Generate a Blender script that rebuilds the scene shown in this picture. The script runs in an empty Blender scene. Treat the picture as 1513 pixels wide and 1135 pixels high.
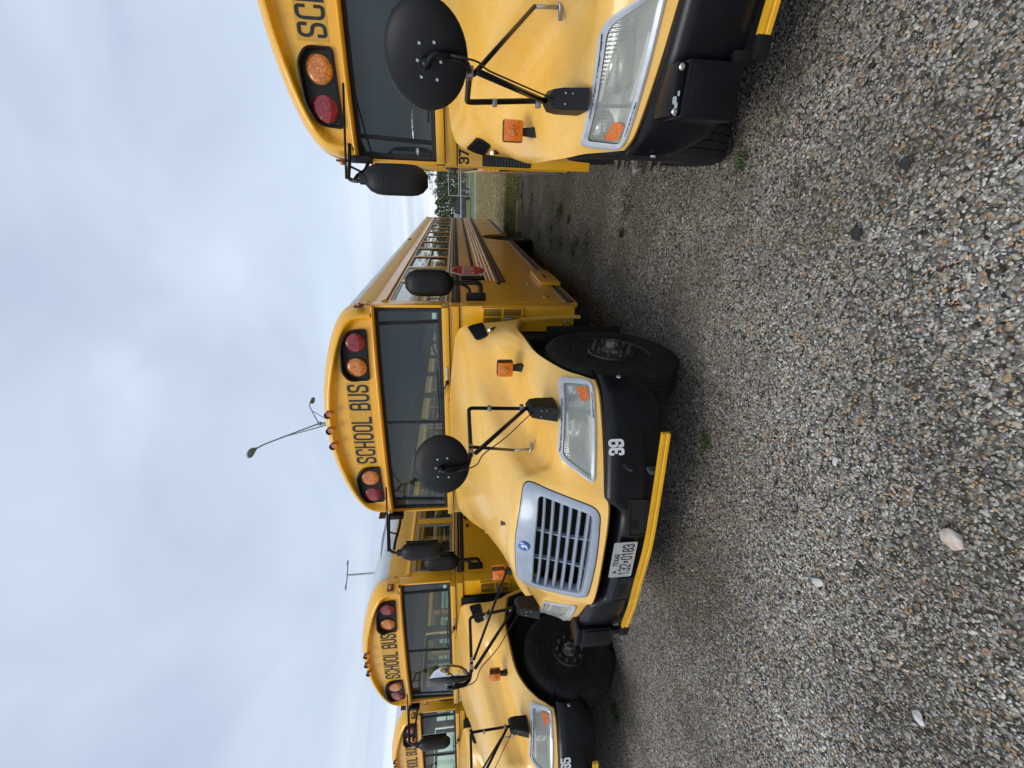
import bpy, bmesh, math, random
from mathutils import Vector, Matrix, noise
from mathutils.bvhtree import BVHTree
R = math.radians
random.seed(7)
sc = bpy.context.scene
C = sc.collection

# ------------------------------------------------------------------ camera (phone held on its side)
TH, PH, RO, CH = 0.434294, 0.125807, -0.017153, 1.69569
F = Vector((-math.sin(TH)*math.cos(PH), math.cos(TH)*math.cos(PH), -math.sin(PH)))
Rt = Vector((math.cos(TH), math.sin(TH), 0)); Up = Rt.cross(F)
R2 = Rt*math.cos(RO) + Up*math.sin(RO); U2 = -Rt*math.sin(RO) + Up*math.cos(RO)
cd = bpy.data.cameras.new('camera'); cam = bpy.data.objects.new('camera', cd); C.objects.link(cam)
X, Y, Z = -U2, R2, -F
cam.matrix_world = Matrix(((X.x, Y.x, Z.x, 0), (X.y, Y.y, Z.y, 0), (X.z, Y.z, Z.z, CH), (0, 0, 0, 1)))
cd.lens = 633.93/1513*36; cd.sensor_width = 36; cd.clip_end = 3000; cd.clip_start = .05
sc.camera = cam
# ------------------------------------------------------------------ sky
SUN_EL, SUN_AZ = 50, 205           # azimuth measured clockwise from +Y
w = bpy.data.worlds.new('World'); sc.world = w; w.use_nodes = True
nt = w.node_tree; nt.nodes.clear()
def N(t, typ, **k):
    n = t.nodes.new(typ)
    for a, b in k.items(): setattr(n, a, b)
    return n
out = N(nt, 'ShaderNodeOutputWorld'); bg = N(nt, 'ShaderNodeBackground'); bg.inputs[1].default_value = .1
sky = N(nt, 'ShaderNodeTexSky'); sky.sky_type = 'NISHITA'; sky.sun_disc = False
sky.sun_elevation = R(SUN_EL); sky.sun_rotation = R(SUN_AZ); sky.dust_density = 2
tc = N(nt, 'ShaderNodeTexCoord'); mp = N(nt, 'ShaderNodeMapping'); mp.inputs['Scale'].default_value = (1, 1, 1.9)
no = N(nt, 'ShaderNodeTexNoise'); no.inputs['Scale'].default_value = 1.7; no.inputs['Detail'].default_value = 3.5; no.inputs['Roughness'].default_value = .5
no.inputs['Distortion'].default_value = .5
cr = N(nt, 'ShaderNodeValToRGB')
cr.color_ramp.elements[0].position = .3; cr.color_ramp.elements[0].color = (4.65, 5.5, 7.05, 1)
cr.color_ramp.elements[1].position = .72; cr.color_ramp.elements[1].color = (7.1, 8.2, 9.7, 1)
nt.links.new(tc.outputs['Generated'], mp.inputs[0]); nt.links.new(mp.outputs[0], no.inputs[0]); nt.links.new(no.outputs[0], cr.inputs[0])
# bright gaps low on the horizon: thin level streaks
mp2 = N(nt, 'ShaderNodeMapping'); mp2.inputs['Scale'].default_value = (1.2, 1.2, 20); mp2.inputs['Location'].default_value = (3.1, .4, 1.3)
n2 = N(nt, 'ShaderNodeTexNoise'); n2.inputs['Scale'].default_value = 1.0; n2.inputs['Detail'].default_value = 3
r2 = N(nt, 'ShaderNodeValToRGB'); r2.color_ramp.elements[0].position = .43; r2.color_ramp.elements[1].position = .56
sx = N(nt, 'ShaderNodeSeparateXYZ'); r3 = N(nt, 'ShaderNodeMapRange')
r3.inputs['From Min'].default_value = .24; r3.inputs['From Max'].default_value = .03
mu = N(nt, 'ShaderNodeMath', operation='MULTIPLY'); mx2 = N(nt, 'ShaderNodeMix', data_type='RGBA'); mx2.inputs['B'].default_value = (10, 10.6, 11.2, 1)
nt.links.new(tc.outputs['Generated'], mp2.inputs[0]); nt.links.new(mp2.outputs[0], n2.inputs[0]); nt.links.new(n2.outputs[0], r2.inputs[0])
nt.links.new(tc.outputs['Generated'], sx.inputs[0]); nt.links.new(sx.outputs['Z'], r3.inputs['Value'])
nt.links.new(r2.outputs[0], mu.inputs[0]); nt.links.new(r3.outputs[0], mu.inputs[1])
nt.links.new(cr.outputs[0], mx2.inputs['A']); nt.links.new(mu.outputs[0], mx2.inputs['Factor'])
mx = N(nt, 'ShaderNodeMix', data_type='RGBA'); mx.inputs['Factor'].default_value = .88
nt.links.new(sky.outputs[0], mx.inputs['A']); nt.links.new(mx2.outputs['Result'], mx.inputs['B'])
nt.links.new(mx.outputs['Result'], bg.inputs[0]); nt.links.new(bg.outputs[0], out.inputs[0])
sl = bpy.data.lights.new('sun', 'SUN'); sl.energy = 1.5; sl.angle = R(25); sl.color = (1, .97, .92)
so = bpy.data.objects.new('sun', sl); C.objects.link(so)
a = R(SUN_AZ); e = R(SUN_EL)
so.rotation_euler = Vector((math.sin(a)*math.cos(e), math.cos(a)*math.cos(e), math.sin(e))).to_track_quat('Z', 'Y').to_euler()
vs = sc.view_settings; vs.view_transform = 'Standard'; vs.look = 'None'; vs.gamma = 1; vs.exposure = .12; vs.use_curve_mapping = False
sc.cycles.use_adaptive_sampling = True; sc.cycles.adaptive_threshold = .015
sc.cycles.use_denoising = True; sc.cycles.max_bounces = 8; sc.cycles.transparent_max_bounces = 16

# ------------------------------------------------------------------ materials
MATS = {}
def mat(name, col, rough=.5, metal=0, coat=0, spec=.5, noise_amt=0, nscale=8, bump=0, bscale=60, col2=None, lo=.4, hi=.6, rvar=0):
    if name in MATS: return MATS[name]
    m = bpy.data.materials.new(name); m.use_nodes = True; t = m.node_tree; b = t.nodes['Principled BSDF']
    b.inputs['Base Color'].default_value = (*col, 1); b.inputs['Roughness'].default_value = rough; b.inputs['Metallic'].default_value = metal
    b.inputs['Coat Weight'].default_value = coat; b.inputs['Coat Roughness'].default_value = .12; b.inputs['Specular IOR Level'].default_value = spec
    tcn = N(t, 'ShaderNodeTexCoord')
    if col2:
        n = N(t, 'ShaderNodeTexNoise'); n.inputs['Scale'].default_value = nscale; n.inputs['Detail'].default_value = 7; n.inputs['Roughness'].default_value = .62
        r = N(t, 'ShaderNodeValToRGB'); r.color_ramp.elements[0].position = lo; r.color_ramp.elements[1].position = hi
        r.color_ramp.elements[0].color = (*col, 1); r.color_ramp.elements[1].color = (*col2, 1)
        t.links.new(tcn.outputs['Object'], n.inputs[0]); t.links.new(n.outputs[0], r.inputs[0]); t.links.new(r.outputs[0], b.inputs['Base Color'])
        if rvar:
            mr = N(t, 'ShaderNodeMapRange'); mr.inputs['To Min'].default_value = rough-rvar; mr.inputs['To Max'].default_value = rough+rvar
            t.links.new(n.outputs[0], mr.inputs['Value']); t.links.new(mr.outputs[0], b.inputs['Roughness'])
    if bump:
        n = N(t, 'ShaderNodeTexNoise'); n.inputs['Scale'].default_value = bscale; n.inputs['Detail'].default_value = 4
        bp = N(t, 'ShaderNodeBump'); bp.inputs['Strength'].default_value = bump; bp.inputs['Distance'].default_value = .01
        t.links.new(tcn.outputs['Object'], n.inputs[0]); t.links.new(n.outputs[0], bp.inputs['Height']); t.links.new(bp.outputs[0], b.inputs['Normal'])
    MATS[name] = m; return m

def paint(name, col, faded, rough, coat, streak=.5):
    """weathered bus paint: faded patches, faint vertical dirt runs, fine dust specks"""
    m = bpy.data.materials.new(name); m.use_nodes = True; t = m.node_tree; b = t.nodes['Principled BSDF']; L = t.links.new
    b.inputs['Coat Weight'].default_value = coat; b.inputs['Coat Roughness'].default_value = .12; b.inputs['Roughness'].default_value = rough
    tcn = N(t, 'ShaderNodeTexCoord')
    n1 = N(t, 'ShaderNodeTexNoise'); n1.inputs['Scale'].default_value = 1.6; n1.inputs['Detail'].default_value = 8; n1.inputs['Roughness'].default_value = .6
    mm = N(t, 'ShaderNodeMix', data_type='RGBA'); mm.inputs['A'].default_value = (*col, 1); mm.inputs['B'].default_value = (*faded, 1)
    L(tcn.outputs['Object'], n1.inputs[0])
    ra = N(t, 'ShaderNodeMapRange'); ra.inputs['From Min'].default_value = .35; ra.inputs['From Max'].default_value = .65; L(n1.outputs[0], ra.inputs['Value']); L(ra.outputs[0], mm.inputs['Factor'])
    mpn = N(t, 'ShaderNodeMapping'); mpn.inputs['Scale'].default_value = (26, 26, 1.6); L(tcn.outputs['Object'], mpn.inputs[0])
    n2 = N(t, 'ShaderNodeTexNoise'); n2.inputs['Scale'].default_value = 1; n2.inputs['Detail'].default_value = 5; L(mpn.outputs[0], n2.inputs[0])
    rb = N(t, 'ShaderNodeMapRange'); rb.inputs['From Min'].default_value = .54; rb.inputs['From Max'].default_value = .80; rb.inputs['To Max'].default_value = streak; L(n2.outputs[0], rb.inputs['Value'])
    m2 = N(t, 'ShaderNodeMix', data_type='RGBA'); m2.inputs['B'].default_value = (col[0]*.55, col[1]*.52, col[2]*1.1+.02, 1)
    L(mm.outputs['Result'], m2.inputs['A']); L(rb.outputs[0], m2.inputs['Factor'])
    n3 = N(t, 'ShaderNodeTexNoise'); n3.inputs['Scale'].default_value = 95; n3.inputs['Detail'].default_value = 3; L(tcn.outputs['Object'], n3.inputs[0])
    rc = N(t, 'ShaderNodeMapRange'); rc.inputs['From Min'].default_value = .70; rc.inputs['From Max'].default_value = .78; rc.inputs['To Max'].default_value = .35; L(n3.outputs[0], rc.inputs['Value'])
    m3 = N(t, 'ShaderNodeMix', data_type='RGBA'); m3.inputs['B'].default_value = (.22, .15, .06, 1); L(m2.outputs['Result'], m3.inputs['A']); L(rc.outputs[0], m3.inputs['Factor'])
    L(m3.outputs['Result'], b.inputs['Base Color'])
    rr = N(t, 'ShaderNodeMapRange'); rr.inputs['To Min'].default_value = rough-.1; rr.inputs['To Max'].default_value = rough+.15; L(n1.outputs[0], rr.inputs['Value']); L(rr.outputs[0], b.inputs['Roughness'])
    bp = N(t, 'ShaderNodeBump'); bp.inputs['Strength'].default_value = .12; bp.inputs['Distance'].default_value = .02
    n4 = N(t, 'ShaderNodeTexNoise'); n4.inputs['Scale'].default_value = 3.5; n4.inputs['Detail'].default_value = 2; L(tcn.outputs['Object'], n4.inputs[0]); L(n4.outputs[0], bp.inputs['Height']); L(bp.outputs[0], b.inputs['Normal'])
    MATS[name] = m; return m
M_Y = paint('body_yellow', (.88, .43, .010), (.86, .44, .020), .34, .55, .25)
M_H = paint('hood_yellow', (.88, .465, .055), (.87, .54, .145), .36, .5, .25)
M_RY = paint('roof_side_yellow', (.84, .45, .05), (.80, .48, .10), .6, .05, .5)
M_RW = mat('roof_white', (.62, .66, .68), .45, col2=(.5, .54, .55), nscale=3)
M_BLK = mat('gloss_black_steel', (.0025, .0026, .0045), .36, coat=.0, spec=.35, col2=(.005, .005, .008), nscale=6, bump=.05, bscale=10, rvar=.08)
M_PB = mat('black_plastic', (.005, .005, .006), .48, spec=.3, bump=.1, bscale=300, col2=(.009, .009, .009), nscale=9)
M_DK = mat('inner_dark', (.006, .006, .006), .9)
M_RUB = mat('black_rubber_seal', (.01, .01, .01), .6)
M_TY = mat('tyre_rubber', (.008, .008, .009), .66, spec=.35, col2=(.018, .0175, .017), nscale=7, bump=.3, bscale=90)
M_RIM = mat('black_rim_steel', (.014, .014, .016), .36, col2=(.030, .027, .024), nscale=10, bump=.1, bscale=40)
M_NUT = mat('rusty_nut_steel', (.07, .055, .04), .6, .3, col2=(.13, .10, .07), nscale=40)
M_SIL = mat('silver_plastic', (.36, .41, .48), .36, .1, coat=.25, col2=(.32, .365, .43), nscale=12)
M_BEZ = mat('headlight_bezel', (.58, .60, .63), .28, .25, coat=.4, col2=(.50, .52, .55), nscale=14)
M_ALU = mat('aluminium_frame', (.45, .46, .47), .4, .8, col2=(.33, .33, .33), nscale=20)
M_CHR = mat('mirror_chrome', (.75, .76, .77), .06, 1)
M_BOLT = mat('bright_bolt', (.55, .55, .53), .35, .8)
M_LTR = mat('black_lettering', (.01, .01, .01), .5)
M_LBG = mat('letter_panel_yellow', (.60, .33, .03), .4, coat=.2, col2=(.66, .36, .03), nscale=20)
M_WL = mat('white_numeral', (.75, .75, .76), .45)
M_GREY = mat('seat_brown_vinyl', (.10, .075, .04), .5)
M_FLO = mat('black_floor', (.03, .03, .03), .7)
M_CEI = mat('ceiling_panel', (.33, .34, .31), .6)
M_RED = mat('red_sign', (.62, .012, .025), .35, col2=(.5, .01, .02), nscale=9)
M_DASH = mat('dashboard_teal', (.07, .15, .14), .6, col2=(.06, .12, .115), nscale=5)
M_SHAFT = mat('grey_dash', (.05, .055, .055), .6)
M_RUST = mat('rusty_steel', (.10, .055, .03), .8, .2, col2=(.05, .03, .02), nscale=30)
M_CHIP = mat('chipped_paint_black', (.02, .018, .015), .6, col2=(.5, .5, .5), nscale=60, lo=.55, hi=.6)
M_PLATE = mat('plate_white', (.50, .51, .52), .35, .2, col2=(.42, .43, .44), nscale=30)
M_STEEL = mat('galvanised_steel', (.36, .38, .39), .45, .6, col2=(.27, .29, .3), nscale=6)

def glass(name, tint, transp, rough=.02, refl=1.0, haze=None, f0=.08):
    m = bpy.data.materials.new(name); m.use_nodes = True; t = m.node_tree; t.nodes.clear(); L = t.links.new
    o = N(t, 'ShaderNodeOutputMaterial'); tr = N(t, 'ShaderNodeBsdfTransparent'); tr.inputs[0].default_value = (*tint, 1)
    gl = N(t, 'ShaderNodeBsdfGlossy'); gl.inputs['Roughness'].default_value = rough; gl.inputs['Color'].default_value = (refl, refl, refl, 1)
    lw = N(t, 'ShaderNodeLayerWeight'); pw = N(t, 'ShaderNodeMath', operation='POWER'); pw.inputs[1].default_value = 5; fr = N(t, 'ShaderNodeMapRange'); fr.inputs['To Min'].default_value = f0; L(lw.outputs['Facing'], pw.inputs[0]); L(pw.outputs[0], fr.inputs['Value'])
    mixs = N(t, 'ShaderNodeMixShader'); L(fr.outputs[0], mixs.inputs[0]); L(tr.outputs[0], mixs.inputs[1]); L(gl.outputs[0], mixs.inputs[2])
    last = mixs
    if haze:
        df = N(t, 'ShaderNodeBsdfDiffuse'); df.inputs['Color'].default_value = (*haze[0], 1)
        m2 = N(t, 'ShaderNodeMixShader'); m2.inputs[0].default_value = haze[1]
        n = N(t, 'ShaderNodeTexNoise'); n.inputs['Scale'].default_value = 3; n.inputs['Detail'].default_value = 6
        mr = N(t, 'ShaderNodeMapRange'); mr.inputs['To Min'].default_value = haze[1]*.6; mr.inputs['To Max'].default_value = haze[1]*1.4
        tcn = N(t, 'ShaderNodeTexCoord'); L(tcn.outputs['Object'], n.inputs[0]); L(n.outputs[0], mr.inputs['Value']); L(mr.outputs[0], m2.inputs[0])
        L(mixs.outputs[0], m2.inputs[1]); L(df.outputs[0], m2.inputs[2]); last = m2
    L(last.outputs[0], o.inputs[0]); MATS[name] = m; return m
G_WS = glass('windshield_glass', (.72, .86, .79), 0, .015, 1, ((.17, .27, .31), .09), .055)
G_SIDE = glass('side_glass', (.88, .91, .84), 0, .015, 1, ((.2, .22, .22), .04), .11)
def flute(m):
    t = m.node_tree; g_ = [n for n in t.nodes if n.type == 'BSDF_GLOSSY'][0]; d_ = [n for n in t.nodes if n.type == 'BSDF_DIFFUSE'][0]
    tcn = N(t, 'ShaderNodeTexCoord'); wv = N(t, 'ShaderNodeTexWave'); wv.inputs['Scale'].default_value = 22; wv.inputs['Distortion'].default_value = .6; wv.inputs['Detail'].default_value = 2
    bp = N(t, 'ShaderNodeBump'); bp.inputs['Strength'].default_value = .28; bp.inputs['Distance'].default_value = .003
    t.links.new(tcn.outputs['Object'], wv.inputs[0]); t.links.new(wv.outputs['Fac'], bp.inputs['Height']); t.links.new(bp.outputs[0], g_.inputs['Normal']); t.links.new(bp.outputs[0], d_.inputs['Normal']); return m
G_LENS = glass('clear_lens', (.93, .94, .90), 0, .06, 1, ((.74, .75, .66), .30), .08)

def lens_mat(name, col, col2, scale=55, rough=.18, metal=0):
    """moulded lens: cells of a prism pattern under a clear coat"""
    m = bpy.data.materials.new(name); m.use_nodes = True; t = m.node_tree; b = t.nodes['Principled BSDF']; L = t.links.new
    b.inputs['Roughness'].default_value = rough; b.inputs['Coat Weight'].default_value = .8; b.inputs['Coat Roughness'].default_value = .08; b.inputs['Metallic'].default_value = metal
    tcn = N(t, 'ShaderNodeTexCoord'); v = N(t, 'ShaderNodeTexVoronoi'); v.inputs['Scale'].default_value = scale; v.inputs['Randomness'].default_value = .7
    r = N(t, 'ShaderNodeValToRGB'); r.color_ramp.elements[0].color = (*col, 1); r.color_ramp.elements[1].color = (*col2, 1); r.color_ramp.elements[0].position = .2; r.color_ramp.elements[1].position = .75
    L(tcn.outputs['Object'], v.inputs[0]); L(v.outputs[0], r.inputs[0]); L(r.outputs[0], b.inputs['Base Color'])
    bp = N(t, 'ShaderNodeBump'); bp.inputs['Strength'].default_value = .4; bp.inputs['Distance'].default_value = .004
    L(v.outputs[0], bp.inputs['Height']); L(bp.outputs[0], b.inputs['Normal']); MATS[name] = m; return m
M_LR = lens_mat('red_lens', (.38, .006, .012), (.15, .002, .004))
M_LA = lens_mat('amber_lens', (.80, .26, .02), (.45, .11, .01))
M_LA2 = lens_mat('orange_lens', (.85, .22, .01), (.6, .12, .005), 90)
def head_mat():
    m = bpy.data.materials.new('headlight_lens'); m.use_nodes = True; t = m.node_tree; b = t.nodes['Principled BSDF']; L = t.links.new
    tcn = N(t, 'ShaderNodeTexCoord'); mpn = N(t, 'ShaderNodeMapping'); mpn.inputs['Scale'].default_value = (3, 3, 45); L(tcn.outputs['Object'], mpn.inputs[0])
    n = N(t, 'ShaderNodeTexNoise'); n.inputs['Scale'].default_value = 1.5; n.inputs['Detail'].default_value = 4; L(mpn.outputs[0], n.inputs[0])
    r = N(t, 'ShaderNodeValToRGB'); e0 = r.color_ramp.elements; e0[0].position = .3; e0[0].color = (.30, .31, .27, 1); e0[1].position = .7; e0[1].color = (.62, .64, .60, 1)
    L(n.outputs[0], r.inputs[0]); L(r.outputs[0], b.inputs['Base Color']); b.inputs['Roughness'].default_value = .28; b.inputs['Metallic'].default_value = .45
    b.inputs['Coat Weight'].default_value = 1; b.inputs['Coat Roughness'].default_value = .04
    bp = N(t, 'ShaderNodeBump'); bp.inputs['Strength'].default_value = .25; bp.inputs['Distance'].default_value = .006; L(n.outputs[0], bp.inputs['Height']); L(bp.outputs[0], b.inputs['Normal'])
    return m
M_HL = head_mat()
M_HCOR = lens_mat('corner_lamp_lens', (.68, .69, .68), (.42, .43, .43), 70, .2, .4)
M_FOG = mat('yellowed_lens_bowl', (.50, .50, .36), .25, .3, coat=1, col2=(.60, .60, .48), nscale=25)

# ------------------------------------------------------------------ mesh helpers
def mesh(name, verts, faces, m, parent=None, smooth=False, mats=None, fm=None):
    me = bpy.data.meshes.new(name); me.from_pydata([tuple(v) for v in verts], [], faces)
    for mm in (mats or [m]): me.materials.append(mm)
    if fm: me.polygons.foreach_set('material_index', fm)
    if smooth: me.polygons.foreach_set('use_smooth', [True]*len(me.polygons))
    me.update()
    o = bpy.data.objects.new(name, me); C.objects.link(o)
    if parent: o.parent = parent
    return o
class MB:
    def __init__(s): s.v = []; s.f = []; s.m = []; s.cur = 0
    def add(s, v, f):
        b = len(s.v); s.v += [tuple(q) for q in v]; s.f += [tuple(i+b for i in q) for q in f]; s.m += [s.cur]*len(f); return s
    def box(s, x0, x1, y0, y1, z0, z1, ch=0.0):
        x0, x1 = min(x0, x1), max(x0, x1); y0, y1 = min(y0, y1), max(y0, y1); z0, z1 = min(z0, z1), max(z0, z1)
        if ch <= 0:
            v = [(x, y, z) for x in (x0, x1) for y in (y0, y1) for z in (z0, z1)]
            return s.add(v, [(0, 1, 3, 2), (4, 6, 7, 5), (0, 4, 5, 1), (2, 3, 7, 6), (0, 2, 6, 4), (1, 5, 7, 3)])
        c = min(ch, (x1-x0)/2.01, (y1-y0)/2.01, (z1-z0)/2.01)
        bm = bmesh.new(); bmesh.ops.create_cube(bm, size=1)
        for v in bm.verts: v.co = Vector(((x0+x1)/2+v.co.x*(x1-x0), (y0+y1)/2+v.co.y*(y1-y0), (z0+z1)/2+v.co.z*(z1-z0)))
        bmesh.ops.bevel(bm, geom=bm.edges[:], offset=c, segments=2, affect='EDGES', profile=.6)
        bm.verts.index_update(); s.add([v.co[:] for v in bm.verts], [[v.index for v in f.verts] for f in bm.faces]); bm.free(); return s
    def loft(s, rings, closed=True, cap0=False, cap1=False):
        n = len(rings[0]); b = len(s.v); v = [p for r in rings for p in r]; f = []
        for i in range(len(rings)-1):
            for j in range(n if closed else n-1):
                k = (j+1) % n; f.append((i*n+j, i*n+k, (i+1)*n+k, (i+1)*n+j))
        if cap0: f.append(tuple(range(n))[::-1])
        if cap1: f.append(tuple((len(rings)-1)*n+j for j in range(n)))
        return s.add(v, f)
    def tube(s, path, r, n=10, cap=True):
        P = [Vector(p) for p in path]; rings = []; up = None
        for i, p in enumerate(P):
            t = ((P[min(i+1, len(P)-1)]-p).normalized() + (p-P[max(i-1, 0)]).normalized()).normalized()
            if up is None: up = t.orthogonal().normalized()
            up = (up - t*up.dot(t)).normalized(); sd = t.cross(up)
            rr = r[i] if isinstance(r, (list, tuple)) else r
            rings.append([p + (up*math.cos(q)+sd*math.sin(q))*rr for q in [2*math.pi*k/n for k in range(n)]])
        return s.loft(rings, True, cap, cap)
    def lathe(s, prof, org, axis='x', n=40, sgn=1, sq=(1, 1)):
        rings = []
        for a_, r in prof:
            ring = []
            for k in range(n):
                q = 2*math.pi*k/n; c, d = r*math.cos(q)*sq[0], r*math.sin(q)*sq[1]
                if axis == 'x': ring.append((org[0]+sgn*a_, org[1]+c, org[2]+d))
                elif axis == 'y': ring.append((org[0]+c, org[1]+sgn*a_, org[2]+d))
                else: ring.append((org[0]+c, org[1]+d, org[2]+sgn*a_))
            rings.append(ring)
        return s.loft(rings, True, prof[0][1] > 1e-4, prof[-1][1] > 1e-4)
    def prism(s, pts, f0, f1):
        """closed outline pts (2-D) mapped by f0 and f1 to 3-D, joined by walls"""
        return s.loft([[f0(*p) for p in pts], [f1(*p) for p in pts]], True, True, True)
    def build(s, name, m, parent=None, smooth=False, mats=None, auto=None):
        o = mesh(name, s.v, s.f, m, parent, smooth, mats, s.m if mats else None)
        bm = bmesh.new(); bm.from_mesh(o.data); bmesh.ops.recalc_face_normals(bm, faces=bm.faces[:])
        if auto:
            for ed in bm.edges:
                if len(ed.link_faces) == 2 and ed.calc_face_angle(0) > R(auto): ed.smooth = False
            for fc in bm.faces: fc.smooth = True
        bm.to_mesh(o.data); bm.free(); return o
def rpath(pts, r, n=5, closed=False):
    P = [Vector(p) for p in pts]; o = []; L = len(P)
    for i, p in enumerate(P):
        if not closed and i in (0, L-1): o.append(p); continue
        a_, b_ = P[(i-1) % L]-p, P[(i+1) % L]-p
        la, lb = a_.length, b_.length
        rr = r[i] if isinstance(r, (list, tuple)) else r
        d = min(rr, la*.49, lb*.49); s_, e_ = p+a_/la*d, p+b_/lb*d
        for k in range(n+1):
            t = k/n; o.append(s_*(1-t)**2 + p*2*t*(1-t) + e_*t*t)
    return o
def dense(pts, step, closed=True):
    o = []; L = len(pts)
    for i in range(L if closed else L-1):
        a_, b_ = Vector(pts[i]), Vector(pts[(i+1) % L]); n = max(1, int((b_-a_).length/step+.5))
        for k in range(n): o.append(a_.lerp(b_, k/n))
    if not closed: o.append(Vector(pts[-1]))
    return o
def inset(pts, d):
    """shrink a closed 2-D outline by d"""
    L = len(pts); ar = sum(pts[i][0]*pts[(i+1) % L][1]-pts[(i+1) % L][0]*pts[i][1] for i in range(L)); sg = 1 if ar > 0 else -1
    o = []
    for i in range(L):
        a_, p, b_ = Vector(pts[i-1]), Vector(pts[i]), Vector(pts[(i+1) % L])
        t = ((p-a_).normalized()+(b_-p).normalized()).normalized(); o.append(p + Vector((-t.y, t.x))*d*sg)
    return o
def empty(name, loc=(0, 0, 0), rz=0, parent=None):
    o = bpy.data.objects.new(name, None); C.objects.link(o); o.location = loc; o.rotation_euler = (0, 0, rz); o.empty_display_size = .1
    if parent: o.parent = parent
    return o
def tag(o, label=None, cat=None, group=None, kind=None):
    for k, v_ in (('label', label), ('category', cat), ('group', group), ('kind', kind)):
        if v_: o[k] = v_
    return o
# stroke lettering
GL = {'S': [([(.5, .76), (.5, 1), (0, 1), (0, .54), (.5, .46), (.5, 0), (0, 0), (0, .24)], .22, 0)], 'C': [([(.5, .74), (.5, 1), (0, 1), (0, 0), (.5, 0), (.5, .26)], .24, 0)],
 'H': [([(0, 0), (0, 1)], 0, 0), ([(.5, 0), (.5, 1)], 0, 0), ([(0, .5), (.5, .5)], 0, 0)], 'O': [([(0, 0), (0, 1), (.5, 1), (.5, 0)], .24, 1)],
 'L': [([(0, 1), (0, 0)], 0, 0), ([(0, 0), (.46, 0)], 0, 0)], 'B': [([(0, 0), (0, 1), (.47, 1), (.47, .53), (0, .53)], .16, 0), ([(.1, .53), (.5, .53), (.5, 0), (0, 0)], .18, 0)],
 'U': [([(0, 1), (0, 0), (.5, 0), (.5, 1)], .24, 0)], '3': [([(0, .8), (0, 1), (.5, 1), (.5, .52), (.16, .52)], .2, 0), ([(.2, .52), (.5, .52), (.5, 0), (0, 0), (0, .2)], .2, 0)],
 '9': [([(0, .44), (0, 1), (.5, 1), (.5, .44)], .22, 1), ([(.5, .62), (.5, 0), (0, 0), (0, .2)], .22, 0)], '7': [([(0, 1), (.5, 1)], 0, 0), ([(.5, 1), (.15, 0)], 0, 0)],
 '5': [([(.48, 1), (.02, 1)], 0, 0), ([(.02, 1), (.02, .58), (.5, .62), (.5, 0), (0, 0), (0, .22)], [0, .04, .2, .2, .2, 0], 0)], '1': [([(.27, 0), (.27, 1)], 0, 0), ([(.27, .97), (.08, .82)], 0, 0)],
 '2': [([(0, .78), (0, 1), (.5, 1), (.5, .62), (0, 0)], .2, 0), ([(0, 0), (.5, 0)], 0, 0)], '0': [([(0, 0), (0, 1), (.5, 1), (.5, 0)], .24, 1)],
 '8': [([(.02, .52), (.02, 1), (.48, 1), (.48, .52)], .2, 1), ([(0, 0), (0, .52), (.5, .52), (.5, 0)], .2, 1)], 'T': [([(0, 1), (.5, 1)], 0, 0), ([(.25, 0), (.25, 1)], 0, 0)],
 'E': [([(0, 0), (0, 1)], 0, 0), ([(0, 1), (.46, 1)], 0, 0), ([(0, 0), (.46, 0)], 0, 0), ([(0, .5), (.4, .5)], 0, 0)], 'X': [([(0, 0), (.5, 1)], 0, 0), ([(.5, 0), (0, 1)], 0, 0)],
 'A': [([(0, 0), (.25, 1), (.5, 0)], 0, 0), ([(.1, .32), (.4, .32)], 0, 0)], 'P': [([(0, 0), (0, 1), (.5, 1), (.5, .46), (0, .46)], .18, 0)],
 '*': [([(.1, .35), (.4, .65)], 0, 0), ([(.1, .65), (.4, .35)], 0, 0)]}
def text(mb, s, x0, x1, z0, z1, fn, sw=.14, lead=0):
    """text between x0..x1, z0..z1 as ribbons; fn(x, z, off) -> 3-D; sw = stroke share of the letter height"""
    adv = .5+.26; tot = sum((.42 if c == ' ' else adv) for c in s)-.26
    kx = (x1-x0)/(tot+sw); kz = (z1-z0)/(1+sw); px = sw/2; q = 0
    for c in s:
        if c == ' ': px += .42; continue
        for pts, r, cl in GL[c]:
            P = [Vector((p[0], p[1])) for p in pts]
            P = rpath(P, r, 6, bool(cl)) if (r if not isinstance(r, list) else True) else P
            P = dense(P, .25, bool(cl)); L = len(P); ring = []
            for i, p in enumerate(P):
                a_ = P[i-1] if (cl or i) else p; b_ = P[(i+1) % L] if (cl or i < L-1) else p
                t = Vector((0, 0))
                if (p-a_).length > 1e-6: t += (p-a_).normalized()
                if (b_-p).length > 1e-6: t += (b_-p).normalized()
                t.normalize(); nn = Vector((-t.y, t.x))*sw/2
                ext = Vector((0, 0))
                if not cl and i == 0: ext = -t*sw/2*.98
                if not cl and i == L-1: ext = t*sw/2*.98
                row = []
                for sg in (1, -1):
                    w_ = p+nn*sg+ext
                    # stroke width kept even in both directions
                    row.append(fn(x0+(w_.x+px)*kx, z0+(w_.y+sw/2)*kz, q*.00015))
                ring.append(row)
            f = [(2*i, 2*((i+1) % L), 2*((i+1) % L)+1, 2*i+1) for i in range(L if cl else L-1)]
            mb.add([p for r_ in ring for p in r_], f); q += 1
        px += adv
    return mb

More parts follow.
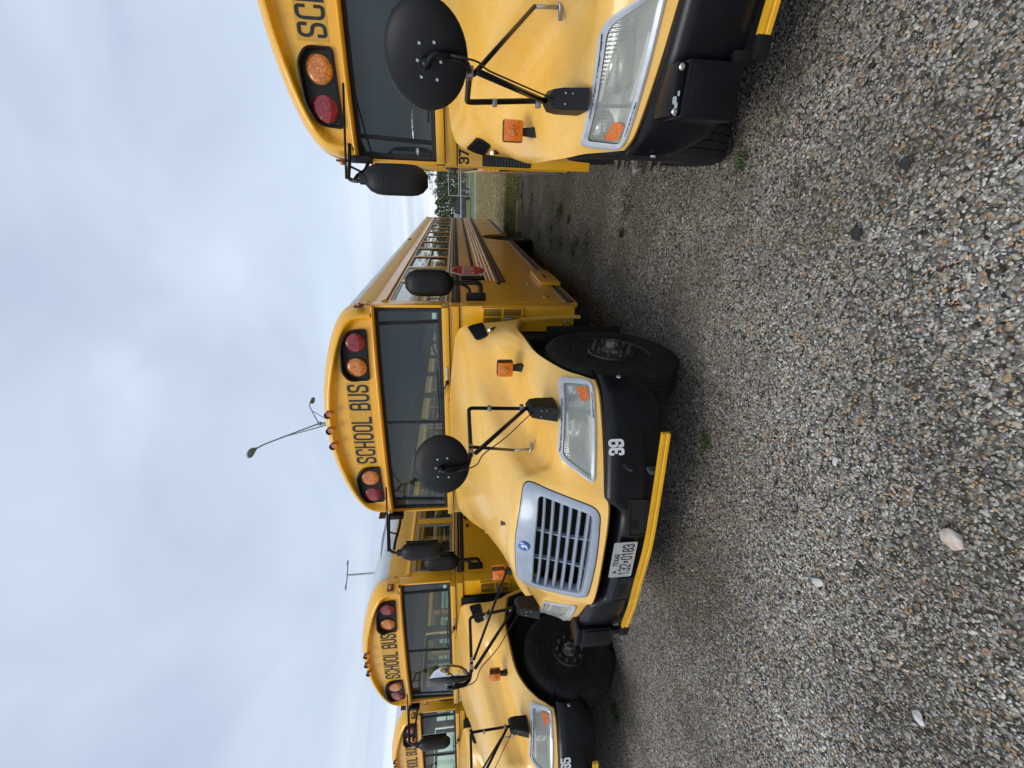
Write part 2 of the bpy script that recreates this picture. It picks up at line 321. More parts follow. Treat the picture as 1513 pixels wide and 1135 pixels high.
# ------------------------------------------------------------------ hood surface
HC = [  # rows from the windscreen forwards and down; columns from the centre line out
 [(0, .79, 1.775), (.45, .785, 1.77), (.84, .76, 1.725), (.995, .74, 1.705), (1.08, .71, 1.655), (1.12, .68, 1.53), (1.135, .67, 1.38), (1.145, .70, 1.22), (1.15, .75, 1.13)],
 [(0, .47, 1.70), (.40, .465, 1.69), (.76, .45, 1.635), (.895, .43, 1.60), (.985, .41, 1.51), (1.035, .40, 1.43), (1.095, .40, 1.37), (1.155, .40, 1.29), (1.175, .40, 1.21)],
 [(0, .15, 1.615), (.36, .15, 1.605), (.665, .15, 1.545), (.745, .15, 1.43), (.81, .15, 1.325), (.90, .15, 1.305), (1.03, .15, 1.305), (1.15, .15, 1.245), (1.19, .12, 1.19)],
 [(0, -.15, 1.535), (.32, -.15, 1.525), (.56, -.15, 1.455), (.615, -.15, 1.335), (.68, -.15, 1.235), (.81, -.15, 1.235), (.98, -.15, 1.235), (1.13, -.17, 1.19), (1.18, -.19, 1.155)],
 [(0, -.45, 1.45), (.28, -.44, 1.44), (.475, -.42, 1.37), (.525, -.42, 1.26), (.59, -.42, 1.155), (.76, -.42, 1.15), (.95, -.40, 1.138), (1.11, -.37, 1.10), (1.165, -.36, 1.075)],
 [(0, -.68, 1.375), (.25, -.67, 1.365), (.445, -.62, 1.30), (.495, -.63, 1.19), (.565, -.65, 1.095), (.75, -.63, 1.092), (.93, -.565, 1.075), (1.08, -.48, 1.045), (1.145, -.44, 1.00)],
 [(0, -.80, 1.325), (.25, -.79, 1.315), (.45, -.73, 1.265), (.525, -.74, 1.15), (.595, -.765, 1.065), (.76, -.72, 1.055), (.93, -.645, 1.04), (1.07, -.545, 1.01), (1.14, -.485, .955)],
 [(0, -.90, 1.07), (.25, -.89, 1.065), (.45, -.86, 1.035), (.53, -.86, .98), (.60, -.845, .95), (.76, -.785, .94), (.93, -.695, .93), (1.07, -.585, .92), (1.135, -.52, .90)],
 [(0, -1.015, .765), (.25, -1.01, .765), (.43, -.99, .77), (.515, -.945, .785), (.60, -.90, .795), (.76, -.835, .80), (.93, -.745, .805), (1.07, -.65, .81), (1.125, -.575, .825)]]
HC = [[Vector(p) for p in r] for r in HC]
def crom(P, t):
    n = len(P)-1; x = min(max(t, 0), .99999)*n; i = int(x); u = x-i
    p1, p2 = P[i], P[i+1]; p0 = P[i-1] if i else p1*2-p2; p3 = P[i+2] if i+2 <= n else p2*2-p1
    return .5*((2*p1)+(p2-p0)*u+(2*p0-5*p1+4*p2-p3)*u*u+(3*p1-p0-3*p2+p3)*u*u*u)
def bspl(P, t):
    """uniform cubic B-spline with end points kept, blended with the interpolating curve"""
    n = len(P)-1; x = min(max(t, 0), .99999)*n; i = int(x); u = x-i
    p1, p2 = P[i], P[i+1]; p0 = P[i-1] if i else p1*2-p2; p3 = P[i+2] if i+2 <= n else p2*2-p1
    b = ((1-u)**3*p0+(3*u**3-6*u*u+4)*p1+(-3*u**3+3*u*u+3*u+1)*p2+u**3*p3)/6
    return b*.35+crom(P, t)*.65
NU, NV = 96, 72
def hood_pt(u, v):
    rows = [bspl(r, v) for r in HC]
    if v < 1e-6:
        for r in rows: r.x = 0
    return bspl(rows, u)
HG = [[hood_pt(i/NU, j/NV) for j in range(NV+1)] for i in range(NU+1)]
hv, hf = [], []
for i in range(NU+1):
    hv += [Vector((-p.x, p.y, p.z)) for p in HG[i][:0:-1]] + HG[i]
W_ = 2*NV+1
for i in range(NU):
    for j in range(W_-1): hf.append((i*W_+j, i*W_+j+1, (i+1)*W_+j+1, (i+1)*W_+j))
HB = BVHTree.FromPolygons([tuple(v) for v in hv], hf)
def hcast(o, d, off=0.0):
    h = HB.ray_cast(Vector(o), Vector(d))
    if h[0] is None:
        h = HB.find_nearest(Vector(o)+Vector(d)*2)
    n = h[1]
    if n.dot(Vector(d)) > 0: n = -n
    return h[0]+n*off
def hf_(x, z, off=0.0): return hcast((x, -3, z), (0, 1, 0), off)
def inside(p, poly):
    c = False; j = len(poly)-1
    for i in range(len(poly)):
        a_, b_ = poly[i], poly[j]
        if (a_[1] > p[1]) != (b_[1] > p[1]) and p[0] < (b_[0]-a_[0])*(p[1]-a_[1])/(b_[1]-a_[1])+a_[0]: c = not c
        j = i
    return c
HL_OUT = dense(rpath([(1.108, 1.03), (1.125, .83), (.545, .845), (.665, 1.06)], [.04, .05, .05, .06], 5, True), .025)   # headlight bezel outline (x, z)
HL_IN = inset(HL_OUT, .025)
GR_OUT = dense(rpath([(-.475, 1.262), (-.25, 1.30), (0, 1.318), (.25, 1.30), (.475, 1.262), (.405, .815), (0, .798), (-.405, .815)], [.075, .1, .1, .1, .075, .07, .2, .07], 5, True), .03)
GR_IN = dense(rpath([(-.405, 1.178), (0, 1.195), (.405, 1.178), (.352, .855), (0, .845), (-.352, .855)], [.035, .2, .035, .035, .2, .035], 5, True), .025)
def resamp(pts, n):
    L = [0]; P = [Vector(p) for p in pts]+[Vector(pts[0])]
    for i in range(1, len(P)): L.append(L[-1]+(P[i]-P[i-1]).length)
    o = []; k = 0
    for i in range(n):
        d = L[-1]*i/n
        while L[k+1] < d: k += 1
        o.append(P[k].lerp(P[k+1], (d-L[k])/(L[k+1]-L[k])))
    return o
def align(A, B):
    """rotate B's start so that points pair up with A"""
    b = min(range(len(B)), key=lambda s: sum((Vector(A[i])-Vector(B[(i+s) % len(B)])).length_squared for i in range(0, len(A), 4)))
    return [B[(i+b) % len(B)] for i in range(len(B))]

# ------------------------------------------------------------------ front cap surface
OUTL = [(1.213, 2.46), (1.212, 2.54), (1.195, 2.64), (1.15, 2.725), (1.07, 2.795), (.95, 2.855), (.75, 2.92), (.46, 2.985), (.2, 3.02), (0, 3.03)]
OUTL = [Vector((a_, b_)) for a_, b_ in OUTL]
OS = [crom(OUTL, i/60) for i in range(61)]
def zroof(x):
    x = abs(x)
    for i in range(60):
        if OS[i+1].x <= x <= OS[i].x or (i == 59): return OS[i].y+(OS[i+1].y-OS[i].y)*(OS[i].x-x)/max(1e-6, OS[i].x-OS[i+1].x)
    return 2.46
def cap_base(x): return .812+.10*abs(x/1.2)**3
def cap_y(x, z):
    d = max(0, min(.6, odist(x, z)))
    K = [(0, .18), (.012, .11), (.03, .06), (.055, .016), (.075, -.004), (.098, -.006), (.112, .030), (.126, .052), (.15, .060), (.18, .060), (.26, .056), (.6, .05)]
    for i in range(len(K)-1):
        if d <= K[i+1][0]:
            t = (d-K[i][0])/(K[i+1][0]-K[i][0]); t = t*t*(3-2*t) if i > 3 else t; return cap_base(x)+K[i][1]+(K[i+1][1]-K[i][1])*t
    return cap_base(x)+.05
def odist(x, z):
    p = Vector((abs(x), z)); bd = 9
    for i in range(60):
        a_, b_ = OS[i], OS[i+1]; d = b_-a_; t = max(0, min(1, (p-a_).dot(d)/d.length_squared)); bd = min(bd, (a_+d*t-p).length_squared)
    return bd**.5
def capf(x, z, off=0.0): return Vector((x, cap_y(x, z)-off, z))

# windscreen plan curve
def ws_y(x, z): return .905+.085*abs(x/1.17)**2.2+(z-1.84)*.03
def bump_y(x):
    x = abs(x); K = [(0, -1.048), (.3, -1.035), (.55, -.985), (.8, -.90), (.95, -.805), (1.06, -.70), (1.125, -.61), (1.145, -.55)]
    for i in range(len(K)-1):
        if x <= K[i+1][0]: t = (x-K[i][0])/(K[i+1][0]-K[i][0]); return K[i][1]+(K[i+1][1]-K[i][1])*t
    return -.55

YR = 12.7     # rear of the body
POSTS = [1.09, 2.08, 3.00, 3.95, 4.90, 5.85, 6.80, 7.76, 8.72, 9.68, 10.64, 11.60, 12.5]
RW = 6.98     # rear axle

def sidewheel(parent, x, y, sg, rear=False, name='wheel'):
    """x = tyre centre plane, sg = outward direction"""
    wh = empty(name, (x, y, .51), 0, parent)
    ty = MB(); T = .135
    prof = [(-T+.02, .29), (-T, .33), (-T-.004, .40), (-T+.008, .46), (-T+.03, .495), (-T+.045, .507)]
    for k in range(5):
        c0 = -T+.05+k*.04
        prof += [(c0, .510), (c0+.032, .510), (c0+.034, .502), (c0+.039, .502)]
    prof += [(T-.03, .508), (T-.015, .495), (T-.002, .46), (T+.001, .452), (T+.004, .45), (T+.008, .42), (T+.006, .385), (T+.001, .382), (T+.001, .34), (T-.008, .318), (T-.012, .296), (T-.02, .29)]
    ty.lathe(prof, (0, 0, 0), 'x', 72, sg); o = ty.build('tyre', M_TY, wh, auto=30)
    rm = MB()
    if not rear:
        pr = [(-.09, .285), (T-.03, .282), (T-.016, .300), (T-.008, .298), (T-.012, .284), (.085, .272), (.04, .262), (-.01, .250), (-.025, .232), (-.01, .215), (.03, .205), (.085, .193), (.118, .182), (.128, .172), (.130, .09), (.130, .0001)]
    else:
        pr = [(-.09, .285), (T-.03, .282), (T-.016, .300), (T-.008, .298), (T-.012, .284), (.06, .262), (-.02, .245), (-.06, .20), (-.075, .15), (-.075, .0001)]
    rm.lathe(pr, (0, 0, 0), 'x', 56, sg); rm.build('rim', M_RIM, wh, auto=35)
    hb = MB(); a0 = .130 if not rear else -.075
    if not rear: hb.lathe([(a0, .078), (a0+.015, .074), (a0+.022, .05), (a0+.072, .047), (a0+.078, .042), (a0+.078, .018), (a0+.06, .016), (a0+.06, .0001)], (0, 0, 0), 'x', 28, sg)
    else: hb.lathe([(a0, .115), (a0+.14, .11), (a0+.16, .09), (a0+.165, .0001)], (0, 0, 0), 'x', 28, sg)
    hb.build('hub', mat('hub_grey', (.28, .26, .24), .6, .3, col2=(.05, .045, .04), nscale=30) if not rear else M_RIM, wh, auto=30)
    for k in range(10):
        q = 2*math.pi*(k+.3)/10; cy, cz = .138*math.cos(q), .138*math.sin(q)
        nm = MB(); nm.lathe([(a0, .020), (a0+.008, .020), (a0+.01, .0165), (a0+.030, .0165), (a0+.034, .012), (a0+.05, .011), (a0+.052, .0001)], (0, cy, cz), 'x', 6, sg); nm.build('lug_nut', M_NUT, wh)
    if not rear:
        for k in range(5):
            q = 2*math.pi*(k+.5)/5; hm = MB()
            cc = Vector((sg*.062, .201*math.cos(q), .201*math.sin(q))); tang = Vector((0, -math.sin(q), math.cos(q))); rad = Vector((sg*.25, math.cos(q), math.sin(q))).normalized(); sl_ = tang.cross(rad)
            hm.loft([[cc+rad*h+tang*.03*math.cos(2*math.pi*j/14)+sl_*.019*math.sin(2*math.pi*j/14) for j in range(14)] for h in (-.01, .004)], True, True, True)
            hm.build('hand_hole', M_DK, wh)
    return wh

def build_bus():
    B = empty('school_bus')
    # ---------------- hood with its openings cut out
    faces = []
    for f in hf:
        c = sum((hv[i] for i in f), Vector())/4
        if c.y < -.35:
            pin = (abs(c.x), c.z)
            if inside(pin, inset(GR_OUT, .02)) or inside(pin, inset(HL_OUT, .012)): continue
        faces.append(f)
    hb = MB(); hb.add(hv, faces)
    for sg in (-1, 1):   # lip turned in round the wheel arch and the tail that runs down behind the wheel
        edge = [Vector((sg*HG[i][NV].x, HG[i][NV].y, HG[i][NV].z)) for i in range(NU+1)]
        tail = [Vector((sg*x, y, z)) for x, y, z in ((1.125, .96, .50), (1.135, .93, .62), (1.145, .87, .82), (1.15, .80, 1.0))]
        hb.loft([edge, [p+Vector((-sg*.012, .004, -.022)) for p in edge], [p+Vector((-sg*.045, .004, -.024)) for p in edge]], False)
        tt = tail+[edge[0]]
        hb.loft([tt, [p+Vector((0, -.022, .0)) for p in tt[:-1]]+[edge[0]+Vector((0, -.04, -.012))], [p+Vector((-sg*.03, -.026, .0)) for p in tt]], False)
        rear = [Vector((sg*HG[0][j].x, HG[0][j].y, HG[0][j].z)) for j in range(NV+1)]
        hb.loft([rear, [p+Vector((0, .006, -.03)) for p in rear]], False)
    bot = [hv[NU*W_+j] for j in range(W_)]
    hb.loft([bot, [p+Vector((0, .008, -.014)) for p in bot], [p+Vector((0, .05, -.016)) for p in bot]], False)
    hood = hb.build('hood', M_H, B, smooth=True)
    # fender vents
    for sg in (-1, 1):
        corners = [(.67, 1.600), (.67, 1.465), (.475, 1.430), (.475, 1.50), (.50, 1.535)]
        ol = dense(rpath([Vector(c) for c in corners], .018, 4, True), .02)
        fr = MB(); fn = lambda y, z, off: hcast((sg*2.2, y, z), (-sg, 0, 0), off)
        n1 = [fn(p[0], p[1], .002) for p in ol]; n2 = [fn(p[0], p[1], .010) for p in ol]; i1 = inset(ol, .012)
        n3 = [fn(p[0], p[1], .010) for p in i1]; n4 = [fn(p[0], p[1], .0035) for p in i1]
        c_ = fn(.585, 1.515, .0035)
        fr.loft([n1, n2, n3, n4]); b0 = len(fr.v); fr.add([c_]+n4, [(0, k+1, (k+1) % len(n4)+1) for k in range(len(n4))])
        vent = fr.build('vent', M_PB, hood)
        for k in range(7):
            yy = .495+k*.026
            zz = [z for z in [1.42+.006*j for j in range(34)] if inside((yy, z), inset(ol, .014))]
            if len(zz) > 2:
                q = MB(); q.tube([fn(yy, zz[0], .007), fn(yy, (zz[0]+zz[-1])/2, .007), fn(yy, zz[-1], .007)], .004, 4); q.build('louvre', M_PB, vent)
    # hood latches
    for sg in (-1, 1):
        lt = MB(); a_ = hcast((sg*2.2, .52, 1.40), (-sg, 0, 0), .015)
        lt.tube([a_, Vector((sg*1.10, .75, 1.24))], [.012, .018], 8); lt.build('hood_latch', M_RUB, B)
        l3 = MB(); l3.box(sg*1.06, sg*1.125, .84, .93, 1.17, 1.25, .008); l3.build('latch_keeper', M_ALU, B); l2 = MB(); l2.tube([a_, a_+Vector((sg*.006, -.04, .02))], .013, 8); l2.build('latch_catch', M_ALU, B)
    # ---------------- dark engine bay and underbody
    eb = MB(); eb.box(-.86, .86, -.40, .86, .56, 1.02); eb.box(-.62, .62, -.15, .86, 1.021, 1.30); eb.box(-.45, .45, .2, .86, 1.301, 1.52); eb.box(-.38, .38, -.70, -.401, .60, 1.14)
    eb.box(-.9, .9, -.44, -.405, .62, 1.0)
    eb.box(-.955, .955, .905, .925, .45, 1.70); eb.box(-1.15, 1.15, .95, 1.06, .42, .555); eb.box(-.5, .5, .93, YR-.4, .36, .60); eb.box(-1.14, 1.14, 1.12, RW-.75, .50, .64); eb.box(-.95, .95, 2.2, 5.6, .33, .50)  # wide blocks below the floor are added to shade the ground under the bus
    for sg in (-1, 1): eb.box(sg*.86, sg*.955, .72, .9, .5, 1.25)
    eb.build('engine_bay_underbody', M_DK, B)
    ax = MB(); ax.tube([(-.9, 0, .48), (.9, 0, .48)], .055, 12); ax.build('axle', M_RIM, B); ax = MB(); ax.tube([(-1, RW, .51), (1, RW, .51)], .09, 12); ax.tube([(0, RW-.25, .5), (0, RW+.25, .5)], .2, 14); ax.build('axle', M_RIM, B)
    # ---------------- grille
    g = MB(); n = 160; go, gi = resamp(GR_OUT, n), align(resamp(GR_OUT, n), resamp(GR_IN, n))
    gm = [Vector(a_).lerp(Vector(b_), .12) for a_, b_ in zip(go, gi)]
    gi2 = [Vector(a_).lerp(Vector(b_), .94) for a_, b_ in zip(go, gi)]
    g.loft([[hf_(p[0], p[1], -.002) for p in go], [hf_(p[0], p[1], .006) for p in go], [hf_(p[0], p[1], .010) for p in gm], [hf_(p[0], p[1], .010) for p in gi2], [hf_(p[0], p[1], .004) for p in gi], [hf_(p[0], p[1], 0)+Vector((0, .07, 0)) for p in gi]])
    gr = g.build('grille', M_SIL, B, auto=40)
    rg = MB(); rings = [[hf_(p[0], p[1], .0015) for p in inset(go, -.006)], [hf_(p[0], p[1], .0035) for p in go]]; rg.loft(rings); rg.build('seal', M_RUB, gr, smooth=True)
    for k in range(6):
        t = (k+.72)/6.35; zc = 1.185-t*.34; hw = .398-.047*t+.004
        s_ = MB(); xs = [-hw+2*hw*i/24 for i in range(25)]
        rings = []
        for x in xs:
            p = hf_(x, zc, 0); hz = .0145; zz = zc+.006*(1-(x/hw)**2)
            rings.append([Vector((x, p.y+.002, zz)), Vector((x, p.y-.002, zz-.004)), Vector((x, p.y+.004, zz-hz)), Vector((x, p.y+.045, zz-hz-.004)), Vector((x, p.y+.045, zz-.002))])
        s_.loft(rings, True, True, True); s_.build('slat', M_SIL, gr, auto=50)
    for sg in (-1, 1):
        r_ = MB(); rings = []
        for i in range(13):
            z = 1.19-.345*i/12; x = sg*(.165-.05*math.sin(math.pi*(.25+.5*i/12))+.0*i); p = hf_(x, z, 0)
            rings.append([Vector((x-.004, p.y+.028, z)), Vector((x+.004, p.y+.028, z)), Vector((x+.004, p.y+.06, z)), Vector((x-.004, p.y+.06, z))])
        r_.loft(rings, True, True, True); r_.build('rib', M_SIL, gr)
    rad = MB(); rad.box(-.385, .385, -.735, -.731, .80, 1.20); rad.build('radiator', M_DK, gr)
    em = MB(); er = []
    for off, rr in ((.010, .036), (.017, .036), (.0185, .033), (.0185, .0001)): er.append([hf_(rr*math.cos(q), 1.257+rr*math.sin(q), off) for q in [2*math.pi*k/28 for k in range(28)]])
    em.loft(er, True); emb = em.build('emblem', mat('emblem_blue', (.01, .09, .38), .3, coat=.6, col2=(.012, .11, .42), nscale=50), gr, auto=40)
    bd = MB(); bird = [(-.013, -.026), (.002, -.022), (.012, -.016), (.016, -.004), (.012, .004), (.022, .010), (.006, .010), (.002, .024), (-.006, .010), (-.012, .004), (-.003, .003), (.002, -.003), (-.001, -.012), (-.010, -.018)]
    bd.prism([Vector(p) for p in bird], lambda x, z: hf_(x*1.15, 1.257+z, .0190), lambda x, z: hf_(x*1.15, 1.257+z, .0205)); bd.build('bird_mark', M_WL, emb)
    # ---------------- headlights
    for sg in (-1, 1):
        ho = [Vector((sg*p[0], p[1])) for p in HL_OUT]; hi_ = [Vector((sg*p[0], p[1])) for p in HL_IN]
        hm = [a_.lerp(b_, .35) for a_, b_ in zip(ho, hi_)]
        b = MB(); b.loft([[hf_(p.x, p.y, -.004) for p in ho], [hf_(p.x, p.y, .010) for p in ho], [hf_(p.x, p.y, .014) for p in hm], [hf_(p.x, p.y, .006) for p in hi_], [hf_(p.x, p.y, 0)+Vector((0, .03, 0)) for p in hi_]])
        H_ = b.build('headlight', M_BEZ, B, auto=40)
        for (za, zb, xa, xb) in (((1.032, 1.045, .70, 1.0),) + (((.838, .85, .93, 1.06),))):
            cm = MB(); xs = [xa+(xb-xa)*i/30 for i in range(31)]; rows = []
            zt = lambda x: 1.06-(x-.665)*.0677-.0125 if za > .9 else .845-(x-.545)*.026+.0155
            random.seed(5)
            rows = [[hf_(sg*x, zt(x)+.0015, .0155) for x in xs], [hf_(sg*x, zt(x)-.001-.004*random.random()**2, .0150) for x in xs]]
            cm.loft(rows, False); cm.build('chipped_strip', M_CHIP, H_, smooth=False)
        cx = sum(p.x for p in hi_)/len(hi_); cz = sum(p.y for p in hi_)/len(hi_); xs_ = .965*sg
        def disc(ol, off, name, m, par, rings=5, dy=0, bulge=0):
            d = MB(); c0 = Vector((sum(p[0] for p in ol)/len(ol), sum(p[1] for p in ol)/len(ol))); rr = []
            for k in range(rings+1):
                t = 1-k/(rings+.001)
                rr.append([hf_(c0.x+(p[0]-c0.x)*t, c0.y+(p[1]-c0.y)*t, off)+Vector((0, dy-bulge*(1-t*t), 0)) for p in ol])
            d.loft(rr, True); return d.build(name, m, par, smooth=True)
        disc(hi_, -.002, 'lens', MATS.get('fluted') or MATS.setdefault('fluted', flute(G_LENS)), H_, 6, .004)
        HLM = mat('lamp_housing_silver', (.66, .67, .64), .3, .4, col2=(.56, .57, .54), nscale=9)
        dpt = lambda p: Vector((cx+(p.x-cx)*.96, hf_(p.x, p.y).y+.26-.17*max(0, min(1, (abs(p.x)-.75)/.35)), cz+(p.y-cz)*.94))
        cv = MB(); cv.loft([[hf_(p.x, p.y, 0)+Vector((0, .008, 0)) for p in hi_], [dpt(p) for p in hi_]], True); b0 = [dpt(p) for p in hi_]
        cv.loft([[dpt(Vector((cx+(p.x-cx)*t, cz+(p.y-cz)*t))) for p in hi_] for t in (1, .8, .6, .4, .2, .001)], True); cv.build('housing', HLM, H_, auto=40)
        def bowl_(x, r, m, bulb, dk=1):
            yf = hf_(sg*(x+r*.95), .945).y+.034; q = MB(); prof = [(-.004, r*1.02), (0, r), (.03*dk, r*.88), (.055*dk, r*.62), (.07*dk, r*.3), (.072*dk, .0001)]
            q.lathe(prof, (sg*x, yf, .943), 'y', 36, 1, (1, .68 if r > .1 else .9)); bo = q.build('reflector_bowl', m, H_, smooth=True)
            q = MB(); bulb *= .6; q.lathe([(.05*dk, bulb), (.02*dk, bulb), (.012*dk, bulb*.6), (.01*dk, .0001)], (sg*x, yf, .943), 'y', 14, 1); q.build('bulb', M_WL, bo, smooth=True)
        bowl_(.775, .125, mat('bowl_chrome', (.70, .70, .62), .22, .85, col2=(.6, .6, .5), nscale=14), .016); bowl_(1.015, .062, mat('bowl_chrome_clear', (.75, .76, .77), .15, .9), .011, .5)
        dv = MB(); dv.loft([[hf_(sg*(.948+dx), z, 0)+Vector((0, .009, 0)) for dx in (-.006, .006)]+[hf_(sg*(.948-dx), z, 0)+Vector((0, .03, 0)) for dx in (-.006, .006)] for z in (.856, .90, .95, 1.0, 1.01)], True, True, True); dv.build('divider', M_RUB, H_)
        for (xa, xb, za, zb) in ((.70, .93, .862, .875), (.70, .93, .995, 1.008)):
            tr_ = MB(); tr_.loft([[hf_(sg*x, z, 0)+Vector((0, .012, 0)) for x in [xa+(xb-xa)*k/8 for k in range(9)]] for z in (za, zb)], False); tr_.build('lens_rib', mat('lens_rib', (.5, .5, .46), .4, col2=(.6, .6, .55), nscale=40), H_)
        refl = dense([Vector((sg*1.020, .866)), Vector((sg*1.084, .868)), Vector((sg*1.080, .935)), Vector((sg*1.008, .915))], .02)
        disc(refl, .003, 'amber_reflector', M_LA2, H_, 3)
    # ---------------- turn signals
    for sg in (-1, 1):
        x, y, z = sg*1.032, -.147, 1.352
        t_ = MB(); t_.box(x-.058, x+.058, y-.010, y+.032, z-.060, z+.060, .014); ts = t_.build('turn_signal', M_RUST, B, auto=40)
        for s2 in (-1, 1):
            l_ = MB(); l_.box(x-.054, x+.054, (y-.030 if s2 < 0 else y+.0325), (y-.0105 if s2 < 0 else y+.052), z-.055, z+.055, .008); l_.build('lens', M_LA2, ts, auto=40)
        l_ = MB(); l_.lathe([(0, .03), (.003, .026), (.002, .02), (.005, .016), (.004, .0001)], (x, y-.0305, z), 'y', 20, -1); l_.build('lens_ring', M_LA, ts, smooth=True)
        s_ = MB(); gp = hcast((x, y, 3), (0, 0, -1), 0); s_.loft([[(x-.02, y+.0, z-.058), (x+.02, y+.0, z-.058), (x+.02, y+.03, z-.058), (x-.02, y+.03, z-.058)], [(x-.028, y-.005, gp.z-.02), (x+.028, y-.005, gp.z-.03), (x+.028, y+.05, gp.z-.02), (x-.028, y+.05, gp.z-.01)]], True, True, True); s_.build('foot', M_RUB, ts)
    # ---------------- bumper
    b = MB(); xs = sorted(set([-1.145+2.29*i/80 for i in range(81)]+[sg*q for sg in (-1, 1) for q in (.40, .43, .50, .53)])); rings = []
    def ztop(x):
        x = abs(x); t = min(1, max(0, (x-.38)/.11)); t = t*t*(3-2*t); return .680+.108*t-.01*max(0, (x-.9)/.3)
    for x in xs:
        ax_ = abs(x); zt = ztop(x); yb = bump_y(x); k = min(1, ax_/1.145); zb = .455-.050*k**2+.13*(max(0, ax_-1.02)/.125)**1.5
        nx = (1 if x > 0 else -1)*max(0, (ax_-.85)/.35)
        yi = yb+.09+.03*(1-k)
        rings.append([Vector((x*.985, yi+.09, zt+.004)), Vector((x*.99, yb+.05, zt+.008)), Vector((x, yb+.022, zt)), Vector((x, yb+.006, zt-.03)), Vector((x, yb, zt-.07)), Vector((x, yb-.002, max(.58, zb+.10))), Vector((x, yb+.003, zb+.06)), Vector((x*.995, yb+.02, zb+.01)), Vector((x*.985, yb+.05, zb)), Vector((x*.97, yb+.15, zb+.002))])
    b.loft(rings, False)
    bm_ = b.build('bumper', M_BLK, B, smooth=True)
    for sg in (-1, 1):   # dark recess pans either side of the plate
        ol = dense(rpath([Vector((.23, .64)), Vector((.50, .655)), Vector((.49, .51)), Vector((.23, .50))] if sg > 0 else [Vector((-.40, .64)), Vector((-.13, .64)), Vector((-.13, .50)), Vector((-.37, .50))], .03, 4, True), .03)
        pl = MB(); bf = lambda x, z, o_: Vector((x, bump_y(x)-.002-o_, z))
        i1 = inset(ol, .012)
        pl.loft([[bf(p.x, p.y, .001) for p in ol], [bf(p.x, p.y, .008) for p in ol], [bf(p.x, p.y, .008) for p in i1], [bf(p.x, p.y, .0015) for p in i1]], True, False, True)
        pl.build('recess_pan', M_DK, bm_)
    # tow hook pin and end bolt
    for sg in (-1, 1):
        q = MB(); q.lathe([(0, .016), (.008, .016), (.012, .01), (.012, .0001)], (sg*1.141, -.575, .66), 'x', 10, sg); q.build('end_bolt', M_BOLT, bm_)
    # ---------------- body shell: front corner walls, cowl
    c = MB()
    for sg in (-1, 1):
        c.box(sg*.96, sg*1.212, .94, 1.09, .56, 1.668, .012)
    c.box(-1.212, 1.212, .915, 1.085, 1.672, 1.765, .008)
    c.box(-1.205, 1.205, .885, 1.08, 1.768, 1.832, .008)
    cowl = c.build('cowl', M_Y, B, auto=35)
    for sg in (-1, 1):
        tr = MB(); tr.box(sg*1.186, sg*1.213, .965, 1.085, 1.834, 2.47, .008); tr.build('corner_trim', M_Y, B, auto=35)
        for xc in (.55,):
            st = MB(); st.box(sg*xc-.07, sg*xc+.07, .878, .8845, 1.785, 1.805, .003); st.build('cowl_plate', M_ALU, cowl)
    for k in range(9):
        r_ = MB(); r_.lathe([(0, .006), (.003, .005), (.004, .0001)], (-1.1+k*.275, .9145, 1.735), 'y', 8, -1); r_.build('rivet', M_Y, cowl)
    # driver side vent box
    vb = MB(); vb.box(1.03, 1.205, .90, .9395, 1.07, 1.46, .006); vbo = vb.build('vent_box', M_Y, B, auto=35)
    for i in range(2):
        for j in range(2):
            pn = MB(); x0, z0 = 1.045+i*.08, 1.09+j*.185
            pn.cur = 0
            for a_ in range(6):
                for b_ in range(14):
                    xx, zz = x0+.002+a_*.0115, z0+.002+b_*.012
                    pn.add([(xx, .8985, zz), (xx+.0088, .8985, zz), (xx+.0088, .8985, zz+.009), (xx, .8985, zz+.009)], [(0, 1, 2, 3)])
            po = pn.build('perforation', M_DK, vbo); po['kind'] = 'stuff'
    # passenger side louvre screen
    ls = MB(); ls.box(-1.205, -1.03, .925, .9395, 1.07, 1.465, .004); lo = ls.build('screen_frame', M_RUB, B)
    for k in range(16):
        q = MB(); q.box(-1.195, -1.04, .917, .924, 1.085+k*.0235, 1.085+k*.0235+.013); q.build('louvre', M_SHAFT, lo)
    for sg in (-1, 1):
        hk = MB(); hk.tube(rpath([(sg*1.0, .9, .60), (sg*1.05, .86, .60), (sg*1.10, .86, .66), (sg*1.05, .88, .68), (sg*1.0, .9, .64)], .03, 4), .007, 6); hk.build('hood_strap', M_ALU, B)
    # ---------------- side walls
    for sg in (-1, 1):
        s_ = MB(); X1, X0 = sg*1.21, sg*1.165
        # lower panel with wheel arch
        arch = [Vector((RW-.64*math.cos(q), .50+.60*math.sin(q))) for q in [math.pi*k/16 for k in range(17)]]
        y0 = 1.09 if sg > 0 else 2.0
        poly = [Vector((y0, .5))]+arch+[Vector((YR, .5)), Vector((YR, 1.12)), Vector((y0, 1.12))]
        s_.prism(poly, lambda y, z: (X1, y, z), lambda y, z: (X0, y, z))
        s_.box(X0, X1, y0, YR, 1.121, 1.82)
        s_.box(X0, X1, 1.09, YR, 2.32, 2.45)
        for i, y in enumerate(POSTS):
            if sg < 0 and i == 0: continue
            s_.box(X0, X1, y-.045 if i else 1.086, y+.05, 1.821, 2.319)
        s_.box(X0, X1, POSTS[-1]+.051, YR, 1.821, 2.319)
        s_.build('side_wall', M_Y, B)
